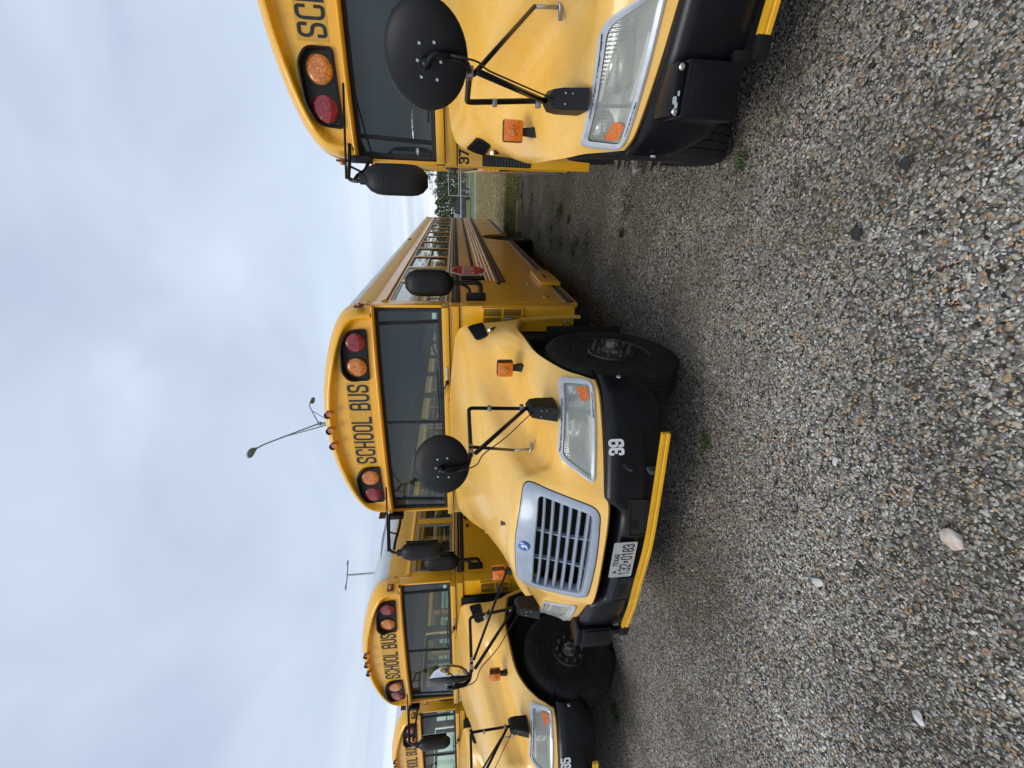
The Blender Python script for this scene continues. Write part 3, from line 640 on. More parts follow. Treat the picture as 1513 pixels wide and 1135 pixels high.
        if sg > 0:
            dp = MB(); dp.box(1.2105, 1.216, 1.095, 1.97, .68, 1.62, .003); dp.build('driver_panel', M_Y, B)
            for (yy, zz) in ((1.93, 1.60), (1.93, 1.22)):
                q = MB(); q.box(1.217, 1.232, yy-.02, yy+.03, zz-.03, zz+.01, .003); q.build('panel_hinge', M_PB, B)
            bb = MB(); bb.box(1.213, 1.262, 1.86, 2.62, .50, .735, .01); bo = bb.build('battery_door', M_Y, B, auto=35)
            q = MB(); q.box(1.263, 1.272, 2.1, 2.25, .62, .65, .003); q.build('door_latch', M_RUST, bo)
            fl = MB(); fl.box(1.217, 1.235, 1.9, 2.0, .86, .875, .002); fl.build('filler_trim', M_ALU, B)
            am = MB(); am.lathe([(0, .04), (.012, .036), (.016, .02), (.016, .0001)], (1.217, 1.3, .78), 'x', 18, 1, (1.3, .7)); am.build('side_marker', M_LA, B, smooth=True)
        # rub rails
        def rail(z0, z1, ya, yb, m, px=.016, inner=None):
            for (a_, b_) in ([(ya, yb)] if z0 > 1.1 else [(ya, RW-.66), (RW+.66, yb)]):
                r_ = MB(); zc = (z0+z1)/2; xo = sg*1.2105
                sec = [(0, z0), (px*.7, z0+.003), (px, z0+.010), (px, z1-.010), (px*.7, z1-.003), (0, z1)]
                r_.loft([[(xo+sg*a2, y, z) for a2, z in sec] for y in (a_, b_)], False, True, True); ro = r_.build('rub_rail', m, B)
                if inner:
                    q = MB(); q.box(xo+sg*(px+.0005), xo+sg*(px+.004), a_, b_, inner[0], inner[1]); q.build('rail_highlight', M_ALU, ro)
        ys = 1.1 if sg > 0 else 2.05
        rail(1.655, 1.745, ys, YR-.05, M_RUB, .012, (1.705, 1.713)); rail(1.775, 1.80, ys, YR-.05, M_ALU, .012)
        rail(1.445, 1.50, 2.05, YR-.05, M_RUB, .014, (1.485, 1.492))
        for k in range(4): rail(1.40-.048*k-.034, 1.40-.048*k, 2.05, YR-.05, M_Y, .020)
        rail(1.115, 1.20, 2.05, YR-.05, M_RUB, .014, (1.150, 1.157)); rail(1.203, 1.213, 2.05, YR-.05, M_ALU, .006)
        rail(.53, .60, 1.12 if sg > 0 else 2.05, YR-.05, M_RUB, .012, (.56, .569)); rail(.620, .630, 1.12 if sg > 0 else 2.05, YR-.05, M_ALU, .005)
        # panel seams
        for y in (3.95, 5.85, 8.72, 10.64): 
            q = MB(); q.box(sg*1.2105, sg*1.214, y, y+.05, .66, 1.11, .001); q.build('seam_strip', M_Y, B)
        # windows
        for i in range(len(POSTS)-1):
            if sg < 0 and i == 0: continue
            ya, yb = POSTS[i]+.052, POSTS[i+1]-.047; win = MB(); xo, xi = sg*1.202, sg*1.175
            win.box(xi, xo, ya, yb, 1.822, 1.852); win.box(xi, xo, ya, yb, 2.29, 2.318); win.box(xi, xo, ya, ya+.03, 1.853, 2.289); win.box(xi, xo, yb-.03, yb, 1.853, 2.289)
            win.box(xi, xo, ya+.031, yb-.031, 2.06, 2.085)
            wo = win.build('window', M_ALU if i in (0, 1) else M_PB, B)
            for (z0, z1, xx) in ((1.8535, 2.0595, 1.186), (2.0855, 2.2895, 1.192)):
                p = MB(); p.box(sg*xx, sg*(xx+.004), ya+.0305, yb-.0305, z0, z1); p.build('pane', G_SIDE, wo)
        # yellow drip rail and riveted roof side band
        dr = MB(); n_ = 6
        for i in range(len(POSTS)-1):
            pass
        dr.loft([[(sg*1.211, y, 2.345), (sg*1.235, y, 2.350), (sg*1.236, y, 2.362), (sg*1.213, y, 2.40)] for y in (1.10, YR-.03)], True, True, True); dr.build('drip_rail', M_Y, B)
    # ---------------- roof
    so_ = [Vector((p.x-.006, p.y-.008)) for p in OS]
    half = so_; ol = [Vector((p.x, p.y)) for p in half]+[Vector((-p.x, p.y)) for p in half[-2::-1]]
    ky = [k for k, p in enumerate(ol) if p.y <= 2.64]; kl = [k for k in ky if ol[k].x > 0]; kr = [k for k in ky if ol[k].x < 0]
    def band(name, idx, m, y0=1.02, y1=YR, nseg=12):
        r_ = MB(); rings = [[Vector((ol[k].x, y0+(y1-y0)*s/nseg, ol[k].y)) for k in idx] for s in range(nseg+1)]
        r_.loft(rings, False); r_.loft([[Vector((p.x*.965, p.y, p.z-.03)) for p in r] for r in rings], False); return r_.build(name, m, B, smooth=True)
    rs = band('roof_side', kl, M_RY); rs2 = band('roof_side', kr, M_RY)
    rt = band('roof', list(range(kl[-1], kr[0]+1)), M_RW)
    for k in range(1, 13):   # roof bows show as low seams
        y = 1.6+.95*k
        q = MB(); q.loft([[Vector((ol[j].x, y+dy, ol[j].y+dz)) for j in range(kl[-1]+1, kr[0])] for dy, dz in ((-.02, -.002), (-.018, .003), (.018, .003), (.02, -.002))], False); q.build('roof_seam', M_RW, B, smooth=True)
    for sg in (-1, 1):
        rv = MB()
        for k in range(90):
            for kk in (kl[3], kl[-3]):
                p = ol[kk]; rv.box(sg*p.x, sg*(p.x+.004), 1.15+k*.125, 1.158+k*.125, p.y-.004, p.y+.004)
        rvo = rv.build('rivet_row', M_RY, B); rvo['kind'] = 'stuff'
    ht = MB(); ht.box(-.30, .30, 3.3, 3.95, 3.0, 3.075, .02); ht.build('roof_hatch', M_RW, B, auto=35)
    # bird flourish on the roof side
    for sg in (-1, 1):
        fl = MB(); fig = [(1.55, 2.80), (2.3, 2.83), (3.1, 2.90), (2.7, 2.93), (3.4, 2.97), (2.6, 2.965), (2.15, 2.93), (2.35, 2.89), (1.9, 2.855)]
        def rf(y, z, o_):
            for j in range(len(OS)-1):
                if OS[j].y <= z <= OS[j+1].y: 
                    t = (z-OS[j].y)/max(1e-6, OS[j+1].y-OS[j].y); return Vector((sg*(OS[j].x+(OS[j+1].x-OS[j].x)*t-.006), y, z-.008+o_))
            return Vector((0, y, 3.03+o_))
        pts = dense([Vector(p) for p in fig], .1)
        fl.loft([[rf(p.x, p.y, .003) for p in pts], [rf(p.x, p.y, .004) for p in pts]], True, False, True); fl.build('roof_flourish', mat('flourish_grey', (.12, .13, .14), .5, col2=(.16, .17, .18), nscale=8), B)
    # ---------------- front cap
    cp = MB(); NA, NT = 120, 26; cen = Vector((0, 2.475)); rings = []
    full = [Vector((p.x, p.y)) for p in OS]+[Vector((-p.x, p.y)) for p in OS[-2::-1]]
    rim = resamp2(full, NA)
    ts_ = [0, .2, .4, .52, .6, .66, .70, .72, .74, .76, .78, .795, .81, .825, .84, .855, .87, .88, .89, .90, .91, .925, .94, .952, .964, .974, .983, .99, .995, 1.0]
    for t in ts_:
        row = []
        for p in rim:
            bx = p.x*.9 if abs(p.x) < 1.2 else p.x*.9; base = Vector((p.x, 2.475)); q = base.lerp(p, t); row.append(capf(q.x, q.y))
        rings.append(row)
    rings.append([Vector((p.x-.004*(1 if p.x > 0 else -1), 1.06, p.y-.004)) for p in rim])
    cp.loft(rings, False)
    # eyebrow lip under the cap
    lip = []
    for k in range(61):
        x = -1.205+2.41*k/60; yb = cap_base(x)+.05
        lip.append([Vector((x, yb, 2.476)), Vector((x, yb-.042, 2.470)), Vector((x, yb-.046, 2.455)), Vector((x, yb-.018, 2.445)), Vector((x, yb+.04, 2.447))])
    cp.loft(lip, False)
    cap = cp.build('front_cap', M_Y, B, smooth=True)
    # lettering panel and letters
    lp = MB(); xs = [-.475+.95*k/40 for k in range(41)]
    lp.loft([[capf(x, z, .002) for x in xs] for z in [2.545+.215*j/6 for j in range(7)]], False); lpo = lp.build('letter_panel', M_LBG, B, smooth=True)
    lt = MB(); text(lt, 'SCHOOL BUS', -.455, .455, 2.553, 2.752, lambda x, z, o_: capf(x, z, .0035+o_), .155); lt.build('lettering', M_LTR, lpo)
    # warning lamp housings
    for sg in (-1, 1):
        hs = dense(rpath([Vector((.50, 2.53)), Vector((.505, 2.70)), Vector((.60, 2.775)), Vector((.86, 2.765)), Vector((.985, 2.70)), Vector((1.0, 2.52))], [.03, .05, .05, .05, .06, .04], 4, True), .03)
        hs = [Vector((sg*p.x, p.y)) for p in hs]; fnc = lambda x, z, o_: Vector((x, cap_base(x)+.042-o_, z))
        i1, i2 = inset(hs, .012), inset(hs, .022)
        vis = lambda z: .045*max(0, min(1, (z-2.60)/.12))
        h_ = MB(); h_.loft([[fnc(p.x, p.y, -.012) for p in hs], [fnc(p.x, p.y, .010+vis(p.y)) for p in hs], [fnc(p.x, p.y, .012+vis(p.y)) for p in i1], [fnc(p.x, p.y, .0025) for p in i2]], True)
        b0 = [fnc(p.x, p.y, .0025) for p in i2]; cc = fnc(sg*.75, 2.64, .0025); h_.add([cc]+b0, [(0, k+1, (k+1) % len(b0)+1) for k in range(len(b0))])
        hh = h_.build('lamp_housing', M_PB, B, auto=45)
        for xx, m, nm in ((.873, M_LR, 'red_warning_lamp'), (.635, M_LA, 'amber_warning_lamp')):
            l_ = MB(); yb = cap_base(xx)+.050; l_.lathe([(0, .094), (.010, .094), (.018, .089), (.024, .075), (.029, .04), (.030, .0001)], (sg*xx, yb, 2.637), 'y', 36, -1)
            lo_ = l_.build(nm, m, hh, auto=40)
            rg_ = MB(); rg_.lathe([(0, .103), (.012, .102), (.013, .095), (.006, .094)], (sg*xx, yb, 2.637), 'y', 36, -1); rg_.build('lamp_ring', M_RUB, lo_, auto=40) if False else rg_.build('lamp_ring', M_RUB, hh, auto=40)
    # clearance lamps
    for (x, y, z) in ((0, .800, 2.956), (.178, .802, 2.948), (-.178, .802, 2.948)):
        q = MB(); q.tube([(x, y+.05, z-.018), (x, y-.012, z-.018)], [.034, .030], 14); clo = q.build('clearance_lamp', M_LA, B, auto=40)
        q = MB(); q.loft([[(x+.036*math.cos(a_), y+d, z-.018+.034*math.sin(a_)*k2+e_) for a_ in [math.pi*(-.1+1.2*j/10) for j in range(11)]] for d, k2, e_ in ((.10, .9, .0), (-.005, 1.05, .003), (-.03, 1.0, .010))], False); q.build('lamp_hood', M_CHIP, clo, smooth=True)
    for sg in (-1, 1):
        for y, z, x in ((.93, 2.568, 1.207), (6.2, 2.60, 1.195), (YR-.15, 2.60, 1.195)):
            q = MB(); q.lathe([(0, .030), (.02, .028), (.034, .018), (.036, .0001)], (sg*x, y, z), 'x', 14, sg, (1.3, .85)); clo = q.build('clearance_lamp', M_LA, B, smooth=True)
            q = MB(); q.box(sg*(x-.004), sg*(x+.012), y-.05, y+.05, z-.036, z+.036, .004); q.build('lamp_base', M_RUST, clo)
    # ---------------- windscreen
    def wbar(pts, wd, name, m, par, dep=.02, out_=.004):
        q = MB(); rr = []
        for k, (x, z) in enumerate(pts):
            a_ = Vector(pts[max(0, k-1)]); b_ = Vector(pts[min(len(pts)-1, k+1)]); t = (b_-a_).normalized(); n_ = Vector((-t.y, t.x))*wd/2
            P = [Vector((x, z))+n_, Vector((x, z))-n_]
            rr.append([Vector((P[0].x, ws_y(P[0].x, P[0].y)-out_, P[0].y)), Vector((P[1].x, ws_y(P[1].x, P[1].y)-out_, P[1].y)), Vector((P[1].x, ws_y(P[1].x, P[1].y)+dep, P[1].y)), Vector((P[0].x, ws_y(P[0].x, P[0].y)+dep, P[0].y))])
        q.loft(rr, True, True, True); return q.build(name, m, par, auto=40)
    ws = MB(); ws = wbar([(-1.175+2.35*k/30, 1.8515) for k in range(31)], .034, 'windshield', M_RUB, B, .03, .012)
    wbar([(-1.18+2.36*k/30, 2.437) for k in range(31)], .036, 'top_seal', M_RUB, ws, .03, .012)
    for sg in (-1, 1):
        wbar([(sg*1.165, 1.87), (sg*1.160, 2.42)], .034, 'side_seal', M_RUB, ws, .03, .011)
        wbar([(sg*1.055, 1.87), (sg*1.03, 2.42)], .030, 'corner_post', M_PB, ws, .04, .010)
    wbar([(0, 1.87), (0, 2.42)], .022, 'centre_post', M_RUB, ws, .03, .010)
    for xa, xb, xc, xd in ((-1.148, -1.070, -1.143, -1.046), (-1.040, -.011, -1.014, -.011), (.011, 1.040, .011, 1.014), (1.070, 1.148, 1.046, 1.143)):
        q = MB(); rr = []
        for j in range(5):
            t = j/4; z = 1.869+(2.419-1.869)*t; a_, b_ = xa+(xc-xa)*t, xb+(xd-xb)*t
            rr.append([Vector((a_+(b_-a_)*k/12, ws_y(a_+(b_-a_)*k/12, z), z)) for k in range(13)])
        q.loft(rr, False); q.build('pane', G_WS, ws, smooth=True)
    stk = MB(); stk.box(1.075, 1.135, .978, .980, 1.885, 1.925); stk.build('inspection_sticker', mat('sticker_teal', (.12, .42, .42), .5, col2=(.5, .6, .58), nscale=90), ws)
    # wipers
    for x0, x1, x2, z2 in ((.46, .28, .08, 1.868), (-.50, -.66, -.86, 1.868)):
        q = MB(); q.tube(rpath([(x0, .875, 1.80), (x0-.02, .84, 1.815), (x1, .865, 1.885)], .02, 3), .008, 6); q.tube([(x0, .89, 1.80), (x0, .85, 1.80)], .018, 10); wo = q.build('wiper', M_RUB, B, smooth=True)
        q = MB(); q.tube([(x1+.28, ws_y(x1+.28, 1.88)-.018, 1.893), (x1, ws_y(x1, 1.88)-.022, 1.890), (x2-.06, ws_y(x2-.06, 1.88)-.018, 1.888)], .006, 6); q.build('wiper_blade', M_RUB, wo)
        q = MB(); q.tube(rpath([(x0, .87, 1.79), (x0-.05, .86, 1.74), (x0-.14, .86, 1.76), (x0-.2, .87, 1.79)], .04, 3), .003, 5); q.build('washer_hose', M_RUB, wo)
    # ---------------- interior
    i_ = MB(); i_.box(-1.15, 1.15, 1.1, YR-.05, .95, .99); i_.build('floor', M_FLO, B)
    d_ = MB(); d_.box(-1.12, 1.12, 1.0, 1.30, 1.2, 1.77, .03); d_.box(.25, .95, 1.0, 1.38, 1.70, 1.83, .03); d_.build('dashboard', M_DASH, B)
    ce = MB(); ce.loft([[Vector((p.x*.95, y, p.y-.05)) for p in full[8:-8:4]] for y in (1.05, YR-.03)], False); ce.build('ceiling', M_CEI, B, smooth=True)
    stw = MB(); rr = .22; stw.tube([(.62+rr*math.cos(q), 1.50+rr*math.sin(q)*.75, 1.83+rr*math.sin(q)*-.0+rr*math.sin(q)*.66) for q in [2*math.pi*k/28 for k in range(29)]], .013, 8, False); stw.tube([(.62-.2, 1.50, 1.83), (.62+.2, 1.50, 1.83)], .012, 6); stw.tube([(.62, 1.5, 1.83), (.62, 1.3, 1.6)], .03, 8); stw.build('steering_wheel', M_PB, B, smooth=True)
    ds = MB(); ds.box(.38, .86, 1.95, 2.06, 1.35, 1.95, .04); ds.box(.38, .86, 1.6, 2.0, 1.25, 1.36, .03); ds.build('driver_seat', M_PB, B, auto=40)
    stt = None
    for k in range(13):
        for sg in (-1, 1):
            y = 2.75+k*.72
            if y > YR-.5: continue
            if stt is None:
                q = MB(); q.box(-.46, .46, .34, .44, .38, 1.02, .04); q.box(-.46, .46, -.06, .36, .32, .44, .03); q.box(-.4, .4, .1, .2, 0, .32)
                stt = q.build('seat', M_GREY, B, auto=40); stt.location = (sg*.68, y, .995); s0 = stt
            else:
                s0 = stt.copy(); C.objects.link(s0); s0.location = (sg*.68, y, .995)
    # rear wall
    rw = MB(); rw.box(-1.2, 1.2, YR-.04, YR, .5, 1.75); rw.box(-1.2, -1.05, YR-.04, YR, 1.751, 2.4); rw.box(1.05, 1.2, YR-.04, YR, 1.751, 2.4); rw.box(-.5, -.4, YR-.04, YR, 1.751, 2.4); rw.box(.4, .5, YR-.04, YR, 1.751, 2.4); rw.box(-1.18, 1.18, YR-.04, YR, 2.401, 2.62); rw.box(-1.02, 1.02, YR-.04, YR, 2.621, 2.80); rw.box(-.6, .6, YR-.04, YR, 2.801, 2.93)
    rwo = rw.build('rear_wall', M_Y, B)
    for xa, xb in ((-1.049, -.501), (-.399, .399), (.501, 1.049)):
        q = MB(); q.box(xa, xb, YR-.022, YR-.018, 1.752, 2.399); q.build('rear_pane', G_SIDE, rwo)
    rb = MB(); rb.box(-1.2, 1.2, YR+.001, YR+.12, .45, .72, .02); rb.build('rear_bumper', M_BLK, B, auto=40)
    # entry door on the kerb side
    dr = MB(); X1, X0 = -1.200, -1.175
    dr.box(X1, X0, 1.095, 1.14, .6, 2.31); dr.box(X1, X0, 1.50, 1.56, .6, 2.31); dr.box(X1, X0, 1.92, 1.995, .6, 2.31); dr.box(X1, X0, 1.141, 1.499, .6, .75); dr.box(X1, X0, 1.561, 1.919, .6, .75); dr.box(X1, X0, 1.141, 1.499, 2.25, 2.31); dr.box(X1, X0, 1.561, 1.919, 2.25, 2.31); dr.box(X1, X0, 1.141, 1.499, 1.36, 1.42); dr.box(X1, X0, 1.561, 1.919, 1.36, 1.42)
    do = dr.build('entry_door', M_PB, B)
    for ya in (1.141, 1.561):
        for z0, z1 in ((.751, 1.359), (1.421, 2.249)):
            q = MB(); q.box(-1.189, -1.185, ya, ya+.358, z0, z1); q.build('door_glass', G_SIDE, do)
    # ---------------- wheels
    for sg in (-1, 1):
        sidewheel(B, sg*.983, 0, sg); sidewheel(B, sg*1.05, RW, sg, True, 'rear_wheel')
        q = MB(); q.lathe([(-.13, .29), (-.135, .40), (-.1, .505), (.1, .505), (.135, .40), (.13, .29)], (sg*.74, RW, .51), 'x', 40, sg); q.build('inner_tyre', M_TY, B, auto=30)
        q = MB(); q.box(sg*.78, sg*1.12, .60, .612, .22, .9); q.build('mud_flap', M_RUB, B)
    # ---------------- cross-view mirrors on the fenders
    for sg in (-1, 1):
        S = lambda x, y, z: Vector((sg*x, y, z))
        arm = MB(); P = rpath([S(.93, -.585, 1.20), S(.965, -.62, 1.63), S(.925, -1.06, 1.632), S(.905, -1.17, 1.655), S(.905, -1.175, 1.76)], [.0, .035, .05, .05, 0], 6); arm.tube(P, .0125, 10)
        mo = arm.build('cross_mirror', M_BLK, B, smooth=True)
        q = MB(); q.tube([S(.935, -.60, 1.27), S(.922, -1.06, 1.607)], .0125, 8); q.build('brace_rod', M_BLK, mo, smooth=True)
        q = MB(); q.tube([S(.922, -1.0, 1.615), S(.56, -.50, 1.315)], .0095, 8); q.build('brace_rod', M_BLK, mo, smooth=True)
        q = MB(); ft = hcast(S(.545, -.48, 3), (0, 0, -1), .006); q.tube([ft+S(-.03, -.005, .0)*1, ft+S(.035, .03, -.012)*1], .009, 8) if False else q.tube([ft+Vector((-sg*.045, -.012, .010)), ft+Vector((sg*.045, .012, -.006))], .011, 8); q.tube([ft, S(.56, -.50, 1.318)], .008, 6); q.build('brace_foot', M_ALU, mo, smooth=True)
        for p, rr in ((S(.95, -.60, 1.29), .018), (S(.96, -.62, 1.5), .016), (S(.925, -1.0, 1.63), .017), (S(.923, -1.055, 1.63), .018)):
            q = MB(); q.box(p.x-rr, p.x+rr, p.y-rr, p.y+rr, p.z-rr*.7, p.z+rr*.7, .005); q.build('clamp', M_ALU, mo, auto=40)
        q = MB(); q.tube(rpath([S(.93, -.63, 1.22), S(.93, -.74, 1.30), S(.93, -.93, 1.43), S(.915, -1.07, 1.575), S(.91, -1.16, 1.60), S(.905, -1.19, 1.70)], .08, 5), .0035, 5); q.build('heater_wire', M_RUB, mo, smooth=True)
        # pedestal
        gz = hcast(S(.93, -.56, 3), (0, 0, -1)).z
        bs = MB(); outl = [(-.045, 1.065), (.045, 1.065), (.045, 1.18), (.038, 1.225), (.012, 1.245), (-.012, 1.245), (-.038, 1.225), (-.045, 1.18)]
        fr0 = [Vector((sg*.93+x, -.655-(.03 if z < 1.1 else 0)+.02*max(0, z-1.1)/.15, z)) for x, z in outl]; bk0 = [Vector((sg*.93+x*1.15, -.53, z+.01)) for x, z in outl]
        bs.loft([fr0, bk0], True, True, True); bo = bs.build('mirror_base', M_PB, mo, auto=30)
        for xx in (-.022, .022):
            for zz in (1.10, 1.135, 1.17):
                q = MB(); q.lathe([(0, .0055), (.004, .0045), (.005, .0001)], (sg*.93+xx, -.656-(.03*(1.10-zz)/.04 if zz < 1.1 else 0)-.0, zz), 'y', 8, -1); q.build('bolt', M_BOLT, bo)
        # disc: dark shell towards the front, chrome dome towards the driver
        tgt = Vector((.6, 1.5, 1.75)); cpos = S(.90, -1.12, 1.785); ax_ = (tgt-cpos).normalized()
        M = ax_.to_track_quat('Z', 'Y').to_matrix()
        def disc3(prof, n_=40):
            return [[cpos+M @ Vector((rr*1.06*math.cos(a_), rr*.89*math.sin(a_), h)) for a_ in [2*math.pi*k/n_ for k in range(n_)]] for h, rr in prof]
        q = MB(); q.loft(disc3([(.004, .160), (-.006, .163), (-.012, .158), (-.020, .145), (-.030, .11), (-.036, .06), (-.037, .001)])); shell = q.build('mirror_shell', M_PB, mo, smooth=True)
        q = MB(); q.loft(disc3([(.003, .158), (.012, .155), (.04, .135), (.062, .10), (.075, .055), (.080, .001)])); q.build('mirror_glass', M_CHR, shell, smooth=True)
        for aa, bb in ((.05, .02), (.055, -.035), (-.05, .02), (-.055, -.03), (0, .03), (.0, -.05)):
            c0 = cpos+M @ Vector((aa, bb, -.034)); q = MB(); q.tube([c0, c0+M @ Vector((0, 0, -.006))], [.0065, .005], 8); q.build('bolt', M_BOLT, shell)
        q = MB(); hub = cpos+M @ Vector((0, 0, -.045)); q.tube([hub, hub+M @ Vector((0, 0, -.03))], .018, 10); q.tube(rpath([hub+M @ Vector((0, 0, -.022)), S(.905, -1.19, 1.76), S(.905, -1.178, 1.70)], .02, 4), .011, 8); q.build('mirror_joint', M_BLK, mo, smooth=True)
    # ---------------- rear-view mirror pods
    def pod(cx, cy, cz, h, w_, d_, name, par):
        q = MB(); rings = []
        for k in range(13):
            t = -1+2*k/12; s1 = max(.45, (1-abs(t)**5)**.5) if abs(t) < 1 else .40
            rings.append([Vector((cx+w_/2*s1*math.copysign(abs(math.cos(a_))**.75, math.cos(a_)), cy+d_/2*s1*math.copysign(abs(math.sin(a_))**.8, math.sin(a_)), cz+h/2*t)) for a_ in [2*math.pi*j/24 for j in range(24)]])
        q.loft(rings, True, True, True); po = q.build(name, M_PB, par, smooth=True)
        q = MB(); q.box(cx-w_*.40, cx+w_*.40, cy+d_/2+.001, cy+d_/2+.006, cz-h*.38, cz+h*.38, .002); q.build('mirror_glass', M_CHR, po)
        for zz in (-.09, .09):
            b_ = MB(); b_.lathe([(0, .008), (.003, .007), (.004, .0001)], (cx, cy-d_/2+.0, cz+zz), 'y', 10, -1); b_.build('bolt', M_PB, po)
        return po
    q = MB(); q.box(1.212, 1.29, 1.12, 1.17, 1.41, 1.60, .01); q.tube(rpath([(1.27, 1.14, 1.46), (1.39, 1.13, 1.46), (1.39, 1.12, 1.76)], .07, 5), .022, 10); q.tube(rpath([(1.27, 1.14, 1.56), (1.34, 1.13, 1.57), (1.385, 1.12, 1.66)], .03, 3), .014, 8); dm = q.build('driver_mirror', M_PB, B, auto=40)
    pod(1.385, 1.115, 1.945, .44, .25, .13, 'mirror_pod', dm)
    q = MB(); q.tube(rpath([(-1.10, .82, 2.475), (-1.22, .72, 2.47), (-1.33, .52, 2.45), (-1.345, .49, 2.40), (-1.33, .48, 2.31)], .05, 5), .0145, 8)
    q.tube(rpath([(-1.19, .92, 2.36), (-1.27, .80, 2.37), (-1.31, .60, 2.40), (-1.33, .52, 2.40)], .06, 5), .0145, 8); q.tube([(-1.25, .70, 2.465), (-1.285, .70, 2.385)], .009, 6)
    q.box(-1.225, -1.17, .86, .94, 2.33, 2.49, .01); pm = q.build('kerb_mirror', M_BLK, B, auto=40)
    q = MB(); q.tube([(-.72, .80, 2.47), (-1.33, .50, 2.46)], .008, 6); q.build('stay_rod', M_BLK, pm)
    pod(-1.325, .475, 2.105, .44, .21, .13, 'mirror_pod', pm)
    q = MB(); q.lathe([(-.02, .035), (.025, .035)], (-1.33, .475, 2.335), 'z', 12); q.build('pod_collar', M_RUB, pm)
    # ---------------- stop sign folded against the driver side
    oc = [Vector((2.36+.225*math.cos(R(22.5+45*k)), 1.55+.225*math.sin(R(22.5+45*k)))) for k in range(8)]
    q = MB(); q.prism(oc, lambda y, z: (1.262, y, z), lambda y, z: (1.268, y, z)); ss = q.build('stop_sign', M_WL, B); a_ = R(-5.5); pv = Vector((1.262, 2.13, 0)); rm_ = Matrix.Rotation(a_, 3, 'Z'); ss.rotation_euler = (0, 0, a_); ss.location = pv-rm_ @ pv
    q = MB(); q.prism(inset(oc, .016), lambda y, z: (1.2685, y, z), lambda y, z: (1.2705, y, z)); q.build('red_face', M_RED, ss)
    q = MB(); text(q, 'STOP', 2.20, 2.52, 1.48, 1.62, lambda y, z, o_: Vector((1.272+o_, y, z)), .17); q.build('lettering', M_WL, ss)
    for zz in (1.39, 1.71):
        q = MB(); q.lathe([(0, .026), (.008, .026), (.012, .01), (.012, .0001)], (1.2705, 2.36, zz), 'x', 16, 1); q.build('flasher', M_LR, ss, smooth=True)
    q = MB(); q.box(1.232, 1.262, 2.06, 2.16, 1.36, 1.64, .01); q.box(1.232, 1.258, 2.16, 2.3, 1.5, 1.6, .005); q.build('sign_arm', M_PB, ss, auto=40)
    # ---------------- crossing arm folded along the bumper
    q = MB(); q.box(-1.02, -.81, -.985, -.80, .50, .745, .012); q.box(-1.01, -.82, -.972, -.80, .746, .785, .008); ca = q.build('crossing_arm', M_BLK, B, auto=40)
    q = MB(); q.box(-1.002, -.828, -.9915, -.9855, .518, .728, .004); q.build('box_lid', M_BLK, ca, auto=40)
    for xx, zz in ((-.99, .53), (-.84, .53), (-.99, .715), (-.84, .715)):
        b_ = MB(); b_.lathe([(0, .006), (.004, .005), (.005, .0001)], (xx, -.992, zz), 'y', 8, -1); b_.build('bolt', M_PB, ca)
    bar = [(-.78, -.955, .474), (-.45, -1.035, .497), (-.15, -1.075, .513), (.211, -1.093, .512), (.601, -1.045, .503), (.959, -.98, .489)]
    bar = [Vector(p) for p in bar]; bar = [crom(bar, k/24) for k in range(25)]
    q = MB(); q.loft([[p+Vector(v_) for v_ in ((0, -.013, -.024), (0, -.013, -.008), (0, -.007, -.004), (0, -.007, .004), (0, -.013, .008), (0, -.013, .024), (0, .013, .024), (0, .013, -.024))] for p in bar], True, True, True); q.build('gate_bar', mat('gate_yellow', (.80, .42, .015), .4, coat=.2, col2=(.74, .38, .02), nscale=8), ca, auto=30)
    q = MB(); p = bar[0]; q.box(p.x-.055, p.x+.03, p.y-.022, p.y+.03, p.z-.032, p.z+.032, .005); q.box(p.x-.07, p.x-.02, p.y-.0, p.y+.04, p.z, p.z+.10, .01); q.build('bar_bracket', M_PB, ca, auto=40)
    q = MB(); q.box(.675, .70, bump_y(.69)-.06, bump_y(.69)-.002, .43, .545, .004); q.build('bar_rest', M_SHAFT, ca, auto=40)
    return B
def resamp2(P, n):
    L = [0]
    for i in range(1, len(P)): L.append(L[-1]+(P[i]-P[i-1]).length)
    o = []; k = 0
    for i in range(n+1):
        d = L[-1]*i/n
        while k < len(L)-2 and L[k+1] < d: k += 1
        o.append(P[k].lerp(P[k+1], (d-L[k])/max(1e-9, L[k+1]-L[k])))
    return o
def numerals(bus, s, x0, x1, z0, z1, fn, m, sw=.2, name='fleet_number'):
    q = MB(); text(q, s, x0, x1, z0, z1, fn, sw); return q.build(name, m, bus)
def kids(o): return [c for c in ALL if c.parent == o]
def copy_tree(o, parent=None):
    c = o.copy(); C.objects.link(c); c.parent = parent
    for ch in KID.get(o.name, ()): copy_tree(ch, c)
    return c
proto = build_bus()
KID = {}
for o in bpy.data.objects:
    if o.parent: KID.setdefault(o.parent.name, []).append(o)
GP = 'yellow school buses parked side by side in a row'
bus39 = proto; bus37 = copy_tree(proto); bus35 = copy_tree(proto); bus31 = copy_tree(proto)
for b_, (x, y), rz, lab in ((bus39, (-2.2374, 3.0148), 0, 'yellow school bus numbered 39 with silver grille and Texas plate, seen whole'),
                       (bus37, (1.3286, 2.9851), -.0201, 'yellow school bus marked 37 beside its hood vent, cut off by the picture edge'),
                       (bus35, (-5.7807, 2.9771), .0138, 'yellow school bus with white 35 on its bumper, half hidden behind bus 39'),
                       (bus31, (-9.688, 3.5847), .0398, 'farthest yellow school bus, behind bus 35, only windshield and roof front showing')):
    b_.location = (x, y, 0); b_.rotation_euler = (0, 0, rz); tag(b_, lab, 'school bus', GP)
bf = lambda x, z, o_: Vector((x, bump_y(x)-.0035-o_, z))
numerals(bus39, '39', .770, .858, .690, .790, bf, M_WL, .24)
numerals(bus35, '35', .770, .858, .690, .790, bf, M_WL, .24)
